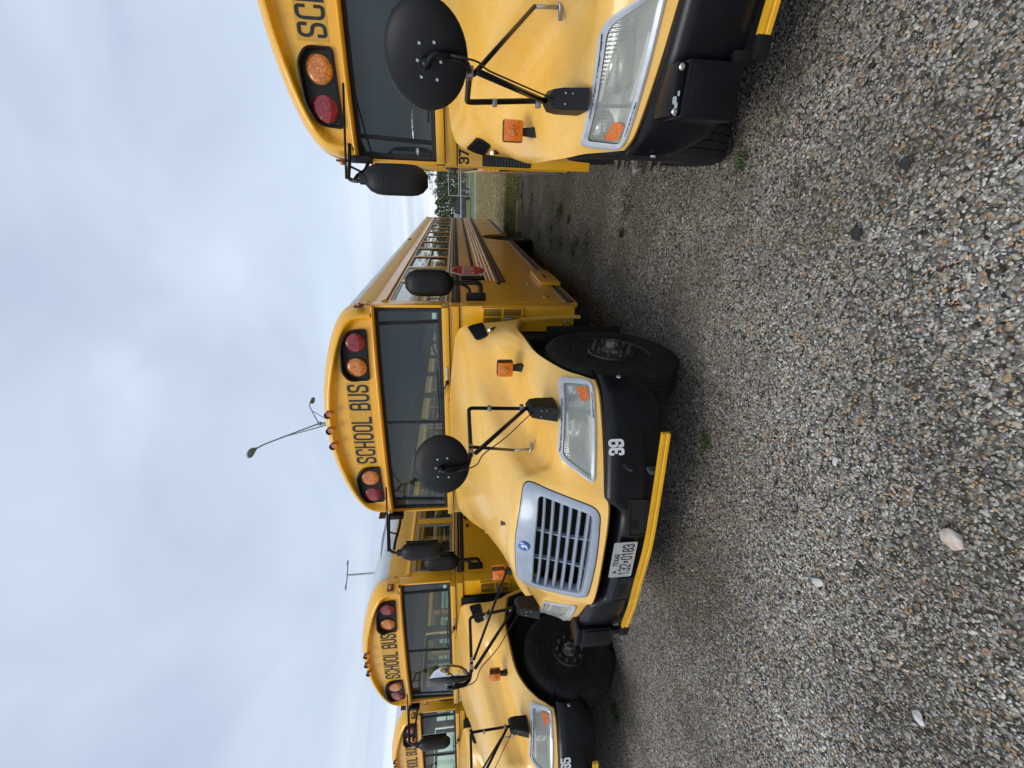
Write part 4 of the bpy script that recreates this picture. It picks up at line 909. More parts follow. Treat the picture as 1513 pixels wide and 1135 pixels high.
numerals(bus37, '37', -1.195, -1.09, 1.575, 1.655, lambda x, z, o_: Vector((x, .937-o_, z)), M_LTR, .2)
def root_of(o):
    while o.parent: o = o.parent
    return o
for o in bpy.data.objects:
    if root_of(o) == bus39:
        if o.name.startswith('crossing_arm'): o.location = (.0, .06, .035)
        if o.name.startswith('gate_bar') or o.name.startswith('bar_bracket') or o.name.startswith('bar_rest'): o.location = (.0, -.06, -.035)
    if root_of(o) == bus37 and o.parent == bus37 and o.name.startswith('wheel') and o.location.x < 0: o.location.x -= .035
for o in bpy.data.objects:
    if o.name.startswith('gate_bar') or o.name.startswith('bar_bracket'):
        r_ = o
        while r_.parent: r_ = r_.parent
        if r_ == bus37: o.location = (.035, -.01, -.028)
for zz, xx, w_, h_ in ((.765, -.985, .05, .014), (.775, -.955, .03, .02), (.762, -.93, .02, .010)):
    q = MB(); q.prism(dense(rpath([Vector((xx-w_/2, zz-h_/2)), Vector((xx+w_/2, zz-h_/3)), Vector((xx+w_/2*.8, zz+h_/2)), Vector((xx-w_/2, zz+h_/3))], .006, 3, True), .02), lambda x, z: (x, -.9735, z), lambda x, z: (x, -.9722, z)); q.build('white_scrape', mat('scraped_primer', (.55, .60, .62), .6, col2=(.4, .44, .46), nscale=60), bus37)
for xx in (-.995, -.84):
    q = MB(); q.lathe([(0, .013), (.004, .013), (.008, .008), (.008, .0001)], (xx, -.9725, .768), 'y', 12, -1); q.build('mount_bolt', M_BOLT, bus37)
# faint scuffs beside the 39
for k, (xx, zz) in enumerate(((.70, .70), (.685, .685), (.672, .668), (.668, .65))):
    q = MB(); q.add([bf(xx, zz, .001), bf(xx+.012, zz+.004, .001), bf(xx+.016, zz-.014, .001), bf(xx+.006, zz-.016, .001)], [(0, 1, 2, 3)]); q.build('scuff', mat('scuff_grey', (.05, .055, .06), .7, col2=(.02, .02, .022), nscale=80), bus39)
# number plate of bus 39
q = MB(); ol = dense(rpath([Vector((-.018, .612)), Vector((.287, .612)), Vector((.287, .767)), Vector((-.018, .767))], .012, 3, True), .1)
q.prism(ol, lambda x, z: (x, -1.062, z), lambda x, z: (x, -1.058, z)); pt = q.build('number_plate', M_PLATE, bus39); pt.location = (-.085, 0, -.045)
pf = lambda x, z, o_: Vector((x, -1.0626-o_, z))
q = MB(); text(q, '132*0183', .0, .27, .630, .708, pf, .14); text(q, 'TEXAS', .082, .190, .718, .752, pf, .18); q.build('plate_lettering', M_LTR, pt)
q = MB()
for a_ in range(5): q.add([(.03, -1.0625, .733), (.03+.018*math.sin(a_*1.2566-.2), -1.0625, .733+.018*math.cos(a_*1.2566-.2)), (.03+.007*math.sin(a_*1.2566+.43), -1.0625, .733+.007*math.cos(a_*1.2566+.43)),(.03+.007*math.sin(a_*1.2566-.83), -1.0625, .733+.007*math.cos(a_*1.2566-.83))], [(0, 3, 1), (0, 1, 2)])
q.build('plate_star', M_LTR, pt)
# scrapes in the hood and bumper of bus 39
q = MB(); P_ = [hcast((x, -3, 0), (0, 0, 1)) if 0 else hcast((x, y, 3), (0, 0, -1), .001) for x, y in ((.02, -.60), (.06, -.66), (.05, -.68), (.0, -.63), (-.03, -.60))]
q.add(P_, [(0, 1, 2), (0, 2, 3), (0, 3, 4)]); q.build('paint_chip', M_RUST, bus39)

# ------------------------------------------------------------------ ground
def ground_mat():
    m = bpy.data.materials.new('gravel'); m.use_nodes = True; t = m.node_tree; b = t.nodes['Principled BSDF']; L = t.links.new
    b.inputs['Roughness'].default_value = .85; b.inputs['Specular IOR Level'].default_value = .3
    tcn = N(t, 'ShaderNodeTexCoord'); v = N(t, 'ShaderNodeTexVoronoi'); v.inputs['Scale'].default_value = 42
    L(tcn.outputs['Object'], v.inputs[0]); sp = N(t, 'ShaderNodeSeparateColor'); L(v.outputs['Color'], sp.inputs[0])
    r = N(t, 'ShaderNodeValToRGB'); e = r.color_ramp.elements; e[0].position = 0; e[0].color = (.09, .085, .075, 1); e[1].position = 1; e[1].color = (.62, .60, .54, 1)
    for p_, c_ in ((.3, (.22, .21, .185)), (.55, (.37, .355, .32)), (.78, (.36, .27, .17))): x = e.new(p_); x.color = (*c_, 1)
    L(sp.outputs[0], r.inputs[0])
    ed = N(t, 'ShaderNodeMapRange'); ed.inputs['From Min'].default_value = .015; ed.inputs['From Max'].default_value = .0075; L(v.outputs['Distance'], ed.inputs['Value'])
    ed.inputs['From Min'].default_value = .75; ed.inputs['From Max'].default_value = .35
    mm = N(t, 'ShaderNodeMix', data_type='RGBA'); mm.inputs['A'].default_value = (.028, .021, .013, 1); L(ed.outputs[0], mm.inputs['Factor']); L(r.outputs[0], mm.inputs['B'])
    n = N(t, 'ShaderNodeTexNoise'); n.inputs['Scale'].default_value = .9; n.inputs['Detail'].default_value = 6; L(tcn.outputs['Object'], n.inputs[0])
    rr = N(t, 'ShaderNodeMapRange'); rr.inputs['From Min'].default_value = .42; rr.inputs['From Max'].default_value = .66; rr.inputs['To Max'].default_value = .75; L(n.outputs[0], rr.inputs['Value'])
    m2 = N(t, 'ShaderNodeMix', data_type='RGBA'); m2.inputs['B'].default_value = (.075, .062, .036, 1); L(mm.outputs['Result'], m2.inputs['A']); L(rr.outputs[0], m2.inputs['Factor'])
    L(m2.outputs['Result'], b.inputs['Base Color'])
    bp = N(t, 'ShaderNodeBump'); bp.inputs['Strength'].default_value = 1; bp.inputs['Distance'].default_value = .015; bp.invert = True; L(v.outputs['Distance'], bp.inputs['Height']); L(bp.outputs[0], b.inputs['Normal'])
    return m
M_GR = ground_mat()
def sheet(name, x0, x1, y0, y1, z, m, n=1, wav=0):
    v, f = [], []
    for j in range(n+1):
        for i in range(n+1):
            x, y = x0+(x1-x0)*i/n, y0+(y1-y0)*j/n
            v.append((x, y, z+(noise.noise((x*.35, y*.35, 3))*wav if wav else 0)))
    for j in range(n):
        for i in range(n): a_ = j*(n+1)+i; f.append((a_, a_+1, a_+n+2, a_+n+1))
    return mesh(name, v, f, m)
tag(sheet('gravel_lot', -60, 60, -40, 12.75, -.006, M_GR), kind='structure')
def grass_mat(name, c1, c2, c3, sc_=3):
    m = bpy.data.materials.new(name); m.use_nodes = True; t = m.node_tree; b = t.nodes['Principled BSDF']; L = t.links.new; b.inputs['Roughness'].default_value = .95; b.inputs['Specular IOR Level'].default_value = .1
    tcn = N(t, 'ShaderNodeTexCoord'); n = N(t, 'ShaderNodeTexNoise'); n.inputs['Scale'].default_value = sc_; n.inputs['Detail'].default_value = 9; n.inputs['Roughness'].default_value = .7; L(tcn.outputs['Object'], n.inputs[0])
    r = N(t, 'ShaderNodeValToRGB'); e = r.color_ramp.elements; e[0].position = .36; e[0].color = (*c1, 1); e[1].position = .66; e[1].color = (*c3, 1); x = e.new(.5); x.color = (*c2, 1); L(n.outputs[0], r.inputs[0]); L(r.outputs[0], b.inputs['Base Color'])
    bp = N(t, 'ShaderNodeBump'); bp.inputs['Strength'].default_value = .8; bp.inputs['Distance'].default_value = .05; L(n.outputs[0], bp.inputs['Height']); L(bp.outputs[0], b.inputs['Normal']); return m
M_DIRT = grass_mat('dry_grass', (.10, .085, .03), (.22, .155, .075), (.33, .25, .15), 1.6)
M_GRS = grass_mat('green_grass', (.09, .11, .03), (.14, .16, .05), (.24, .21, .10), 2.5)
tag(sheet('dry_grass_field', -120, 120, 15.4, 36.5, -.003, M_DIRT), kind='structure')
tag(sheet('grass_verge', -120, 120, 12.752, 15.398, .0, M_GRS), kind='structure')
tag(sheet('far_lawn', -400, 400, 36.502, 420, .02, M_GRS), kind='structure')
tag(sheet('terrain', -1500, 1500, -1500, 1500, -.05, M_DIRT), kind='structure')

# real stones over the near ground
def pebble_mat():
    m = bpy.data.materials.new('pebble'); m.use_nodes = True; t = m.node_tree; b = t.nodes['Principled BSDF']; L = t.links.new; b.inputs['Roughness'].default_value = .62
    oi = N(t, 'ShaderNodeObjectInfo'); r = N(t, 'ShaderNodeValToRGB'); e = r.color_ramp.elements
    e[0].position = 0; e[0].color = (.05, .047, .042, 1); e[1].position = 1; e[1].color = (.80, .78, .70, 1)
    for p_, c_ in ((.10, (.10, .095, .088)), (.26, (.19, .18, .16)), (.44, (.33, .31, .275)), (.62, (.47, .45, .395)), (.75, (.60, .57, .50)), (.80, (.54, .44, .30)), (.86, (.55, .33, .14)), (.90, (.36, .17, .08)), (.94, (.66, .61, .52))): x = e.new(p_); x.color = (*c_, 1)
    tcn = N(t, 'ShaderNodeNewGeometry'); n = N(t, 'ShaderNodeTexNoise'); n.inputs['Scale'].default_value = 1.3; n.inputs['Detail'].default_value = 4; L(tcn.outputs['Position'], n.inputs[0])
    # patches where stones run warmer, patches that run paler
    mr = N(t, 'ShaderNodeMapRange'); mr.inputs['From Min'].default_value = .3; mr.inputs['From Max'].default_value = .7; mr.inputs['To Min'].default_value = -.12; mr.inputs['To Max'].default_value = .17; L(n.outputs[0], mr.inputs['Value'])
    ad = N(t, 'ShaderNodeMath', operation='ADD', use_clamp=True); L(oi.outputs['Random'], ad.inputs[0]); L(mr.outputs[0], ad.inputs[1]); L(ad.outputs[0], r.inputs[0])
    n2 = N(t, 'ShaderNodeTexNoise'); n2.inputs['Scale'].default_value = 160; n2.inputs['Detail'].default_value = 3; L(tcn.outputs['Position'], n2.inputs[0])
    m2 = N(t, 'ShaderNodeMix', data_type='RGBA', blend_type='MULTIPLY'); m2.inputs['Factor'].default_value = .45; L(r.outputs[0], m2.inputs['A'])
    g2 = N(t, 'ShaderNodeMapRange'); g2.inputs['From Min'].default_value = .3; g2.inputs['From Max'].default_value = .7; g2.inputs['To Min'].default_value = .6; L(n2.outputs[0], g2.inputs['Value']); L(g2.outputs[0], m2.inputs['B'])
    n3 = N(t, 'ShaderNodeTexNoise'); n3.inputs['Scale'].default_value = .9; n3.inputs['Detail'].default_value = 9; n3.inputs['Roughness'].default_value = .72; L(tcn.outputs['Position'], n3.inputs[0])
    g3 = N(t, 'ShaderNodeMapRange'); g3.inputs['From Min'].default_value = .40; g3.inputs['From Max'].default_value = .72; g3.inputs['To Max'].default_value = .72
    sy = N(t, 'ShaderNodeSeparateXYZ'); L(tcn.outputs['Position'], sy.inputs[0]); gy = N(t, 'ShaderNodeMapRange'); gy.inputs['From Min'].default_value = 1.3; gy.inputs['From Max'].default_value = 3.0; gy.inputs['To Min'].default_value = -.01; gy.inputs['To Max'].default_value = .17; L(sy.outputs['Y'], gy.inputs['Value'])  # darker towards the buses: mossy dirt, plus their ground shadow put into the colour
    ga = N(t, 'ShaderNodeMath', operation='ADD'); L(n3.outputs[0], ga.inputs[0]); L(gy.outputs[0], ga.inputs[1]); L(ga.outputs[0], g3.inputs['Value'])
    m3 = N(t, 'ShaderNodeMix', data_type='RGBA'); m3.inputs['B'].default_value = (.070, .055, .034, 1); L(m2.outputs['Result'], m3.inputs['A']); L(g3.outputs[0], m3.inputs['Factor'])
    # moss and silt further down the lane
    g4 = N(t, 'ShaderNodeMapRange'); g4.inputs['From Min'].default_value = 3.4; g4.inputs['From Max'].default_value = 6.5; g4.inputs['To Max'].default_value = .75; L(sy.outputs['Y'], g4.inputs['Value'])
    g5 = N(t, 'ShaderNodeMapRange'); g5.inputs['From Min'].default_value = .36; g5.inputs['From Max'].default_value = .58; L(n.outputs[0], g5.inputs['Value'])
    g6 = N(t, 'ShaderNodeMath', operation='MULTIPLY'); L(g4.outputs[0], g6.inputs[0]); L(g5.outputs[0], g6.inputs[1])
    m4 = N(t, 'ShaderNodeMix', data_type='RGBA'); m4.inputs['B'].default_value = (.085, .095, .045, 1); L(m3.outputs['Result'], m4.inputs['A']); L(g6.outputs[0], m4.inputs['Factor'])
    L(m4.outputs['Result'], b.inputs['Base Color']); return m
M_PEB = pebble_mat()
def pebbles(name, quads, dens, smin, smax, seed):
    v, f = [], []
    for x0, x1, y0, y1 in quads:
        b = len(v); v += [(x0, y0, 0), (x1, y0, 0), (x1, y1, 0), (x0, y1, 0)]; f.append((b, b+1, b+2, b+3))
    o = mesh(name, v, f, M_PEB); o.location.z = -.0035
    ng = bpy.data.node_groups.new(name+'_nodes', 'GeometryNodeTree')
    ng.interface.new_socket('Geometry', in_out='INPUT', socket_type='NodeSocketGeometry'); ng.interface.new_socket('Geometry', in_out='OUTPUT', socket_type='NodeSocketGeometry')
    gi = N(ng, 'NodeGroupInput'); go_ = N(ng, 'NodeGroupOutput'); L = ng.links.new
    dp = N(ng, 'GeometryNodeDistributePointsOnFaces'); dp.distribute_method = 'RANDOM'; dp.inputs['Density'].default_value = dens; dp.inputs['Seed'].default_value = seed
    L(gi.outputs[0], dp.inputs['Mesh'])
    ic = N(ng, 'GeometryNodeMeshIcoSphere'); ic.inputs['Radius'].default_value = .5; ic.inputs['Subdivisions'].default_value = 2
    nz = N(ng, 'ShaderNodeTexNoise'); nz.inputs['Scale'].default_value = 2.2; nz.inputs['Detail'].default_value = 1
    sb = N(ng, 'ShaderNodeVectorMath', operation='SUBTRACT'); sb.inputs[1].default_value = (.5, .5, .5); L(nz.outputs['Color'], sb.inputs[0])
    scl = N(ng, 'ShaderNodeVectorMath', operation='SCALE'); scl.inputs['Scale'].default_value = .42; L(sb.outputs[0], scl.inputs[0])
    st = N(ng, 'GeometryNodeSetPosition'); L(ic.outputs[0], st.inputs['Geometry']); L(scl.outputs[0], st.inputs['Offset'])
    sm = N(ng, 'GeometryNodeSetShadeSmooth'); L(st.outputs[0], sm.inputs[0]); sm2 = N(ng, 'GeometryNodeSetMaterial'); sm2.inputs['Material'].default_value = M_PEB; L(sm.outputs[0], sm2.inputs[0])
    ip = N(ng, 'GeometryNodeInstanceOnPoints'); L(dp.outputs['Points'], ip.inputs['Points']); L(sm2.outputs[0], ip.inputs['Instance'])
    rv = N(ng, 'FunctionNodeRandomValue', data_type='FLOAT_VECTOR'); rv.inputs[0].default_value = (smin, smin*.75, smin*.45); rv.inputs[1].default_value = (smax, smax*.75, smax*.45); rv.inputs['Seed'].default_value = seed+5
    rf = N(ng, 'FunctionNodeRandomValue', data_type='FLOAT'); rf.inputs[2].default_value = .55; rf.inputs[3].default_value = 1.15; rf.inputs['Seed'].default_value = seed+11
    vm = N(ng, 'ShaderNodeVectorMath', operation='SCALE'); L(rv.outputs[0], vm.inputs[0]); L(rf.outputs[1], vm.inputs['Scale']); L(vm.outputs[0], ip.inputs['Scale'])
    rr = N(ng, 'FunctionNodeRandomValue', data_type='FLOAT_VECTOR'); rr.inputs[0].default_value = (-.45, -.45, 0); rr.inputs[1].default_value = (.45, .45, 6.283); rr.inputs['Seed'].default_value = seed+17
    L(rr.outputs[0], ip.inputs['Rotation'])
    L(ip.outputs[0], go_.inputs[0])
    md = o.modifiers.new('scatter', 'NODES'); md.node_group = ng
    return tag(o, 'loose grey, white and tan pebbles covering the lot', 'gravel', kind='stuff')
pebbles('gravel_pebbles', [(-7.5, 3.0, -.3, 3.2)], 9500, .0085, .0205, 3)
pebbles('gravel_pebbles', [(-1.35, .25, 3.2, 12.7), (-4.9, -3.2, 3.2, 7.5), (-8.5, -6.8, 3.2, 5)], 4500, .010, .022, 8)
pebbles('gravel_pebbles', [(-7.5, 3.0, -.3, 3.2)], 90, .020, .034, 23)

# single stones that stand out
def stone(x, y, s, m, label, sx=1.0, fl=.5, rz=0, cat='stone', seed=0):
    bm = bmesh.new(); bmesh.ops.create_icosphere(bm, subdivisions=3, radius=.5)
    for v in bm.verts:
        d = noise.noise(v.co*1.9+Vector((seed*3.1, 0, seed))); v.co = v.co*(1+.45*d); v.co.x *= s*sx; v.co.y *= s; v.co.z *= s*fl
    me = bpy.data.meshes.new('stone'); bm.to_mesh(me); bm.free(); me.materials.append(m); me.polygons.foreach_set('use_smooth', [True]*len(me.polygons))
    o = bpy.data.objects.new('stone', me); C.objects.link(o); o.location = (x, y, s*fl*.40+.008); o.rotation_euler = (0, 0, rz); tag(o, label, cat, 'stones lying on top of the gravel'); return o
M_S1 = mat('pink_stone', (.50, .36, .28), .6, col2=(.62, .57, .50), nscale=30); M_S2 = mat('white_stone', (.60, .59, .55), .6, col2=(.48, .46, .42), nscale=40); M_S3 = mat('dark_clod', (.02, .02, .018), .9, col2=(.04, .04, .035), nscale=40)
stone(-1.043, .919, .064, M_S1, 'largest pale pink stone alone on the gravel in front of bus 39', 1.1, .5, .5, seed=1)
stone(-1.653, 1.266, .040, M_S2, 'long white stone on the gravel in front of the number plate', 1.7, .5, 2.2, seed=2)
stone(-.124, 1.721, .045, M_S3, 'black clod of dirt on open gravel, the one farther from bus 37', 1.2, .6, .4, 'clod', 3)
stone(.134, 1.617, .038, M_S3, 'black clod of dirt in front of bus 37, the closer one to its crossing arm', 1.0, .6, 1.4, 'clod', 4)
stone(-1.740, .735, .036, M_S2, 'white stone nearest the corner of the picture', 1.4, .5, 1.1, seed=5)
stone(-1.07, .87+.55, .026, M_S2, 'small flat white stone between the pink stone and bus 39', 1.5, .4, .2, seed=6)
# weeds
def tuft(x, y, r, n, m, label, hgt=.05):
    q = MB(); random.seed(int(x*100)+int(y*37))
    for k in range(n):
        a_ = random.random()*6.28; d = r*random.random()**.7; bx, by = d*math.cos(a_), d*math.sin(a_); h = hgt*random.uniform(.5, 1.2); l = random.uniform(.4, 1.2)*h; b2 = random.random()*6.28; w_ = random.uniform(.0025, .006)
        dx, dy = math.cos(b2), math.sin(b2); q.add([(bx-dy*w_, by+dx*w_, 0), (bx+dy*w_, by-dx*w_, 0), (bx+dx*l*.4+dy*w_*.8, by+dy*l*.4-dx*w_*.8, h*.65), (bx+dx*l*.4-dy*w_*.8, by+dy*l*.4+dx*w_*.8, h*.65), (bx+dx*l, by+dy*l, h*.75)], [(0, 1, 2, 3), (3, 2, 4)])
    o = mesh('weed_tuft', q.v, q.f, m); o.location = (x, y, .0); tag(o, label, 'weeds', 'green weeds growing in the gravel', 'stuff'); return o
M_WEED = mat('weed_green', (.045, .085, .018), .8, col2=(.075, .115, .03), nscale=30)
tuft(.19, 2.67, .05, 60, M_WEED, 'bright green weeds beside the front tyre of bus 37')
tuft(-5.28, 2.62, .10, 160, M_WEED, 'bright green weeds in the shade before bus 35')
tuft(-1.55, 2.32, .06, 50, M_WEED, 'sparse weeds near the bumper of bus 39')
random.seed(11)
for k in range(34):
    y = random.uniform(4.2, 12.3); x = -.45+.12*random.gauss(0, 1)+(.02*y if k % 2 else -.25+.1*random.random())
    tuft(x, y, random.uniform(.05, .20), 70, M_WEED, 'low green weeds along the gap between bus 39 and bus 37', .04)
# verge grass blades
def blades(name, x0, x1, y0, y1, n, h, cols, label):
    q = MB(); random.seed(5); 
    for k in range(n):
        x, y = random.uniform(x0, x1), random.uniform(y0, y1); b2 = random.random()*6.28; w_ = .006+.004*random.random(); hh = h*random.uniform(.4, 1.2); dx, dy = math.cos(b2), math.sin(b2)
        q.cur = 0 if random.random() < .7 else 1
        q.add([(x-dy*w_, y+dx*w_, 0), (x+dy*w_, y-dx*w_, 0), (x+dx*hh*.5, y+dy*hh*.5, hh)], [(0, 1, 2)])
    o = mesh(name, q.v, q.f, None, mats=cols, fm=q.m); return tag(o, label, 'grass', kind='stuff')
M_G2 = mat('grass_blade', (.10, .15, .03), .8, col2=(.24, .22, .09), nscale=1.6); M_G3 = mat('dry_blade', (.30, .22, .10), .9, col2=(.2, .15, .07), nscale=4)
blades('grass', -4.5, 3, 12.3, 15.6, 26000, .07, [M_G2, M_G2], 'short green grass at the edge of the gravel')
blades('dry_grass', -4, 4.5, 15.4, 33, 26000, .05, [M_G3, M_G2], 'dry tan grass and dirt up to the fence')

# wheel stop
def wheelstop(x0, x1, y, m, label):
    q = MB(); sec = [(-.09, 0), (-.07, .11), (-.05, .13), (.05, .13), (.07, .11), (.09, 0)]
    q.loft([[(x, a_, z) for a_, z in sec] for x in (x0, x0+.02, x1-.02, x1)], True, True, True)
    o = q.build('wheel_stop', m); o.location = (0, y, -.003); tag(o, label, 'wheel stop')
wheelstop(-1.05, -.30, 11.75, mat('concrete_tan', (.28, .23, .13), .9, col2=(.2, .17, .1), nscale=9, bump=.3), 'tan concrete wheel stop on the gravel by the grass, behind bus 39')
wheelstop(-2.6, -1.07, 11.72, mat('concrete_dark', (.07, .065, .06), .9, col2=(.1, .09, .08), nscale=9, bump=.3), 'dark weathered wheel stop beside the rear wheel of bus 39')

# ------------------------------------------------------------------ fence
FY = 36.7
def fence():
    fe = empty('chain_link_fence', (-1.3, FY, 0)); tag(fe, 'grey chain-link fence with top rail across the grass field', 'fence')
    x0, x1 = -30, 30
    q = MB(); q.tube([(x0, 0, 1.2), (x1, 0, 1.2)], .045, 8); q.build('top_rail', M_STEEL, fe)
    q = MB(); q.box(x0, x1, -.12, .12, 0, .13, .02); q.build('kerb', mat('pale_kerb', (.42, .41, .37), .9, col2=(.34, .33, .3), nscale=3), fe)
    k = 0; x = x0+.4
    while x < x1:
        q = MB(); q.tube([(x, 0, 0), (x, 0, 1.22)], .035, 8); q.build('fence_post', M_STEEL, fe); x += 3.05
    q = MB(); d = .10; H_ = 1.2; xx = -6
    while xx < 8:
        for s_ in (1, -1):
            a_, b_ = (xx, 0, .13), (xx+s_*1.05, 0, 1.18); q.tube([(a_[0], s_*.004, a_[2]), (b_[0], s_*.004, b_[2])], .0045, 3, False)
        xx += d
    wo = q.build('wire_mesh', M_STEEL, fe); wo['kind'] = 'stuff'
    gp = MB(); gp.tube([(3.15, 0, 0), (3.15, 0, 1.95)], .06, 10); gt = gp.build('gate_post', M_STEEL, fe)
    q = MB(); q.lathe([(-.13, .0001), (-.09, .09), (0, .13), (.09, .09), (.13, .0001)], (3.15, 0, 2.06), 'z', 14); q.build('ball_cap', M_WL, gt, smooth=True)
fence()
fy = MB()
# background yard: second fence line, parked pickup
def frame_gate(x, y, w_, h, label):
    g_ = empty('yard_gate', (x, y, 0)); tag(g_, label, 'gate')
    for a_ in (-w_/2, w_/2): q = MB(); q.tube([(a_, 0, 0), (a_, 0, h)], .05, 8); q.build('gate_upright', M_STEEL, g_)
    for z in (.2, h*.55, h-.05): q = MB(); q.tube([(-w_/2, 0, z), (w_/2, 0, z)], .035, 8); q.build('gate_bar', M_STEEL, g_)
frame_gate(.6, 46, 3.2, 2.3, 'tall grey pipe gate standing beyond the fence before the trees')
def pickup(x, y, rz, m, label):
    p = empty('parked_pickup', (x, y, 0), rz); tag(p, label, 'pickup truck', 'vehicles parked beyond the fence')
    prof = [(-2.6, .45), (-2.6, 1.05), (-.6, 1.08), (-.45, 1.72), (.75, 1.74), (1.25, 1.15), (2.5, 1.02), (2.65, .5)]
    q = MB(); q.prism(dense(rpath([Vector(c_) for c_ in prof], .08, 3, True), .5), lambda a_, z: (a_, -.92, z), lambda a_, z: (a_, .92, z)); q.build('body', m, p, auto=35)
    for s_ in (-1, 1):
        q = MB(); q.prism([Vector(c_) for c_ in ((-.35, 1.15), (-.28, 1.62), (.68, 1.64), (1.08, 1.18))], lambda a_, z: (a_, s_*.922, z), lambda a_, z: (a_, s_*.93, z)); q.build('side_window', M_SHAFT, p)
        for a_ in (-1.7, 1.75): q = MB(); q.tube([(a_, s_*.75, .37), (a_, s_*.96, .37)], .37, 20); wo = q.build('wheel', M_TY, p, auto=35); q = MB(); q.tube([(a_, s_*.961, .37), (a_, s_*.97, .37)], .2, 14); q.build('rim', M_ALU, wo)
M_CAR = mat('dark_car_paint', (.012, .014, .02), .3, coat=.6, col2=(.014, .016, .022), nscale=4)
pickup(4.2, 41.5, .1, M_CAR, 'dark pickup parked beyond the fence beside the gate post')
pickup(-2.6, 50, .3, M_CAR, 'dark pickup parked farther off below the trees, left of the pipe gate')

# ------------------------------------------------------------------ trees
M_BARK = mat('pine_bark', (.07, .05, .038), .95, col2=(.11, .08, .06), nscale=6, bump=.5, bscale=20)
M_L1 = mat('pine_leaf', (.030, .050, .022), .8, col2=(.055, .085, .03), nscale=.9); M_L2 = mat('oak_leaf', (.032, .055, .018), .8, col2=(.065, .095, .03), nscale=.8)
def tree(x, y, h, cr_, kind, label, seed):
    random.seed(seed); T_ = empty('pine_tree' if kind == 0 else 'oak_tree', (x, y, 0)); tag(T_, label, 'tree', 'trees beyond the fence')
    q = MB(); lean = random.uniform(-.03, .03); pts = [(lean*h*t+.1*math.sin(t*5+seed), .1*math.cos(t*4), h*t*.95) for t in [k/7 for k in range(8)]]
    q.tube(pts, [max(.02, .02*h*(1-.88*k/7)) for k in range(8)], 9); limbs = []
    base = .38 if kind == 0 else .16
    for k in range(18 if kind == 0 else 16):
        t = base+(1-base)*((k+.5)/18)*.97; a_ = k*2.4+random.random(); 
        rr = cr_*(1.05-.72*abs((t-base)/(1-base)-.35)**1.0)*random.uniform(.55, 1.1) if kind == 0 else cr_*math.sin(math.pi*min(.95, .25+.75*(t-base)/(1-base)))*random.uniform(.7, 1.1)
        p0 = Vector((lean*h*t, 0, h*t*.95)); p1 = p0+Vector((math.cos(a_)*rr, math.sin(a_)*rr, rr*random.uniform(.05, .5))); md_ = p0.lerp(p1, .5)+Vector((0, 0, .08*rr)); q.tube([p0, md_, p1], [.010*h*(1-t*.7)*.6, .004*h, .01], 5); limbs.append((p0, md_, p1))
    q.build('trunk', M_BARK, T_, auto=50)
    c_ = MB(); c_.cur = 0
    for (p0, md_, p1) in limbs:
        for cl in range(7 if kind == 0 else 9):
            t = random.uniform(.35, 1.08); cc = md_.lerp(p1, (t-.5)*2) if t > .5 else p0.lerp(md_, t*2); cc = cc+Vector([random.gauss(0, .13*cr_) for _ in range(3)]); r_ = cr_*random.uniform(.10, .20)
            for l in range(34):
                d = Vector([random.gauss(0, 1) for _ in range(3)]); d.normalize(); pos = cc+Vector((d.x, d.y, d.z*.6))*r_*random.random()**.4
                a2 = Vector([random.gauss(0, 1) for _ in range(3)]).normalized()*random.uniform(.05, .13)*(h/11); b2 = d.cross(a2).normalized()*a2.length*.45
                c_.add([pos-a2, pos-b2*.9, pos+a2, pos+b2], [(0, 1, 2, 3)])
    c_.build('crown', M_L1 if kind == 0 else M_L2, T_)
TS = [(3.9, 56, 7.6, 2.1, 0, 'tall dark pine rising highest, right against bus 37'), (.9, 57, 6.3, 1.7, 0, 'airy pine with open layered crown standing out against the sky in the gap'),
      (-1.1, 60, 4.9, 1.8, 1, 'dark rounded tree just behind the tail of bus 39'), (2.6, 64, 5.4, 2.4, 1, 'bushy tree behind the two pines in the gap'), (6.5, 63, 8.0, 2.6, 0, 'pine beyond the fence hidden mostly by bus 37')]
for i, (x, y, h, c_, k, l) in enumerate(TS): tree(x, y, h, c_, k, l, i+3)
def wood(label):
    random.seed(9); q = MB()
    for k in range(60000):
        x = random.uniform(-70, 70); hh = 4.2+1.4*noise.noise((x*.25, 2, 0))+.8*noise.noise((x*.9, 7, 0)); z = hh*random.random()**.75; y = 70+random.uniform(-2.5, 2.5)*(1-.6*z/hh)
        if -8 < x < 14 or random.random() < .55:
            a2 = Vector([random.gauss(0, 1) for _ in range(3)]).normalized()*random.uniform(.12, .3); b2 = a2.orthogonal().normalized()*a2.length*.5; p = Vector((x, y, z)); q.add([p-a2, p-b2, p+a2, p+b2], [(0, 1, 2, 3)])
    return tag(mesh('far_wood', q.v, q.f, M_L2), label, 'wood', kind='stuff')
wood('dark belt of trees and brush closing the view past the fence')

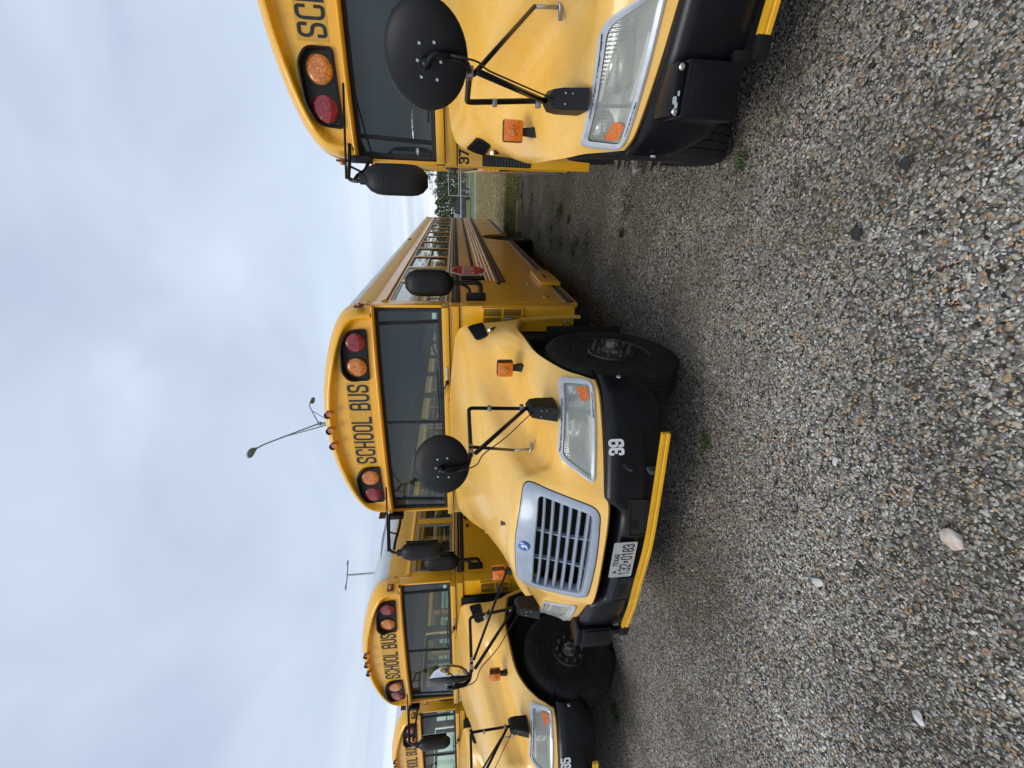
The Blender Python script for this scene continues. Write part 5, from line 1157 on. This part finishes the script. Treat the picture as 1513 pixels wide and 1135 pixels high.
# ------------------------------------------------------------------ street lamps
def lamp_head(q2, p, d, s=1.0):
    """cobra head at p pointing along d"""
    M = Vector(d).to_track_quat('X', 'Z').to_matrix(); rings = []
    for t, w_, h in ((-.05, .05, .04), (.1, .09, .07), (.3, .17, .11), (.5, .19, .12), (.7, .12, .08), (.76, .02, .02)):
        rings.append([Vector(p)+M @ Vector((t*s, w_*s*math.cos(a_), h*s*(math.sin(a_) if math.sin(a_) > 0 else math.sin(a_)*.4))) for a_ in [2*math.pi*k/14 for k in range(14)]])
    q2.loft(rings, True, True, True)
bx, by = -2.2374, 3.0148
L1 = empty('street_lamp', (bx-8.52, by+16.0, 0)); tag(L1, 'tall twin-arm street lamp above the roof of bus 39', 'street lamp', 'lamp posts behind the buses')
q = MB(); q.tube([(0, 0, 0), (0, 0, 8.45)], [.11, .065], 14); q.build('pole', M_STEEL, L1, smooth=True)
for tgt in (Vector((.60, -3.0, 9.95)), Vector((-.72, 3.7, 9.95))):
    d = Vector((tgt.x, tgt.y, 0)); q = MB(); q.tube(rpath([Vector((0, 0, 8.40)), d*.55+Vector((0, 0, 9.35)), d*.86+Vector((0, 0, 9.86)), tgt], .9, 8), .032, 8)
    q.tube([Vector((0, 0, 7.75)), d*.55+Vector((0, 0, 9.30))], .026, 6); ar = q.build('lamp_arm', M_STEEL, L1, smooth=True)
    q = MB(); lamp_head(q, tgt, d.normalized()); q.build('lamp_head', M_STEEL, ar, smooth=True)
for z in (7.75, 8.35): q = MB(); q.tube([(0, 0, z-.05), (0, 0, z+.05)], .10, 12); q.build('collar', M_STEEL, L1)
L2 = empty('street_lamp', (bx-24.0, by+20.83, 0)); tag(L2, 'smaller far lamp post shaped like a T behind bus 35', 'street lamp', 'lamp posts behind the buses')
q = MB(); q.tube([(0, 0, 0), (0, 0, 10.0)], [.12, .06], 12); q.build('pole', M_STEEL, L2, smooth=True)
dirv = Vector((.66, .75, 0)); q = MB(); q.tube([-dirv*.55+Vector((0, 0, 9.95)), dirv*.55+Vector((0, 0, 9.95))], .04, 8); q.build('lamp_arm', M_STEEL, L2)
for s_ in (-1, 1): q = MB(); lamp_head(q, dirv*.5*s_+Vector((0, 0, 9.97)), dirv*s_, .7); q.build('lamp_head', M_STEEL, L2, smooth=True)
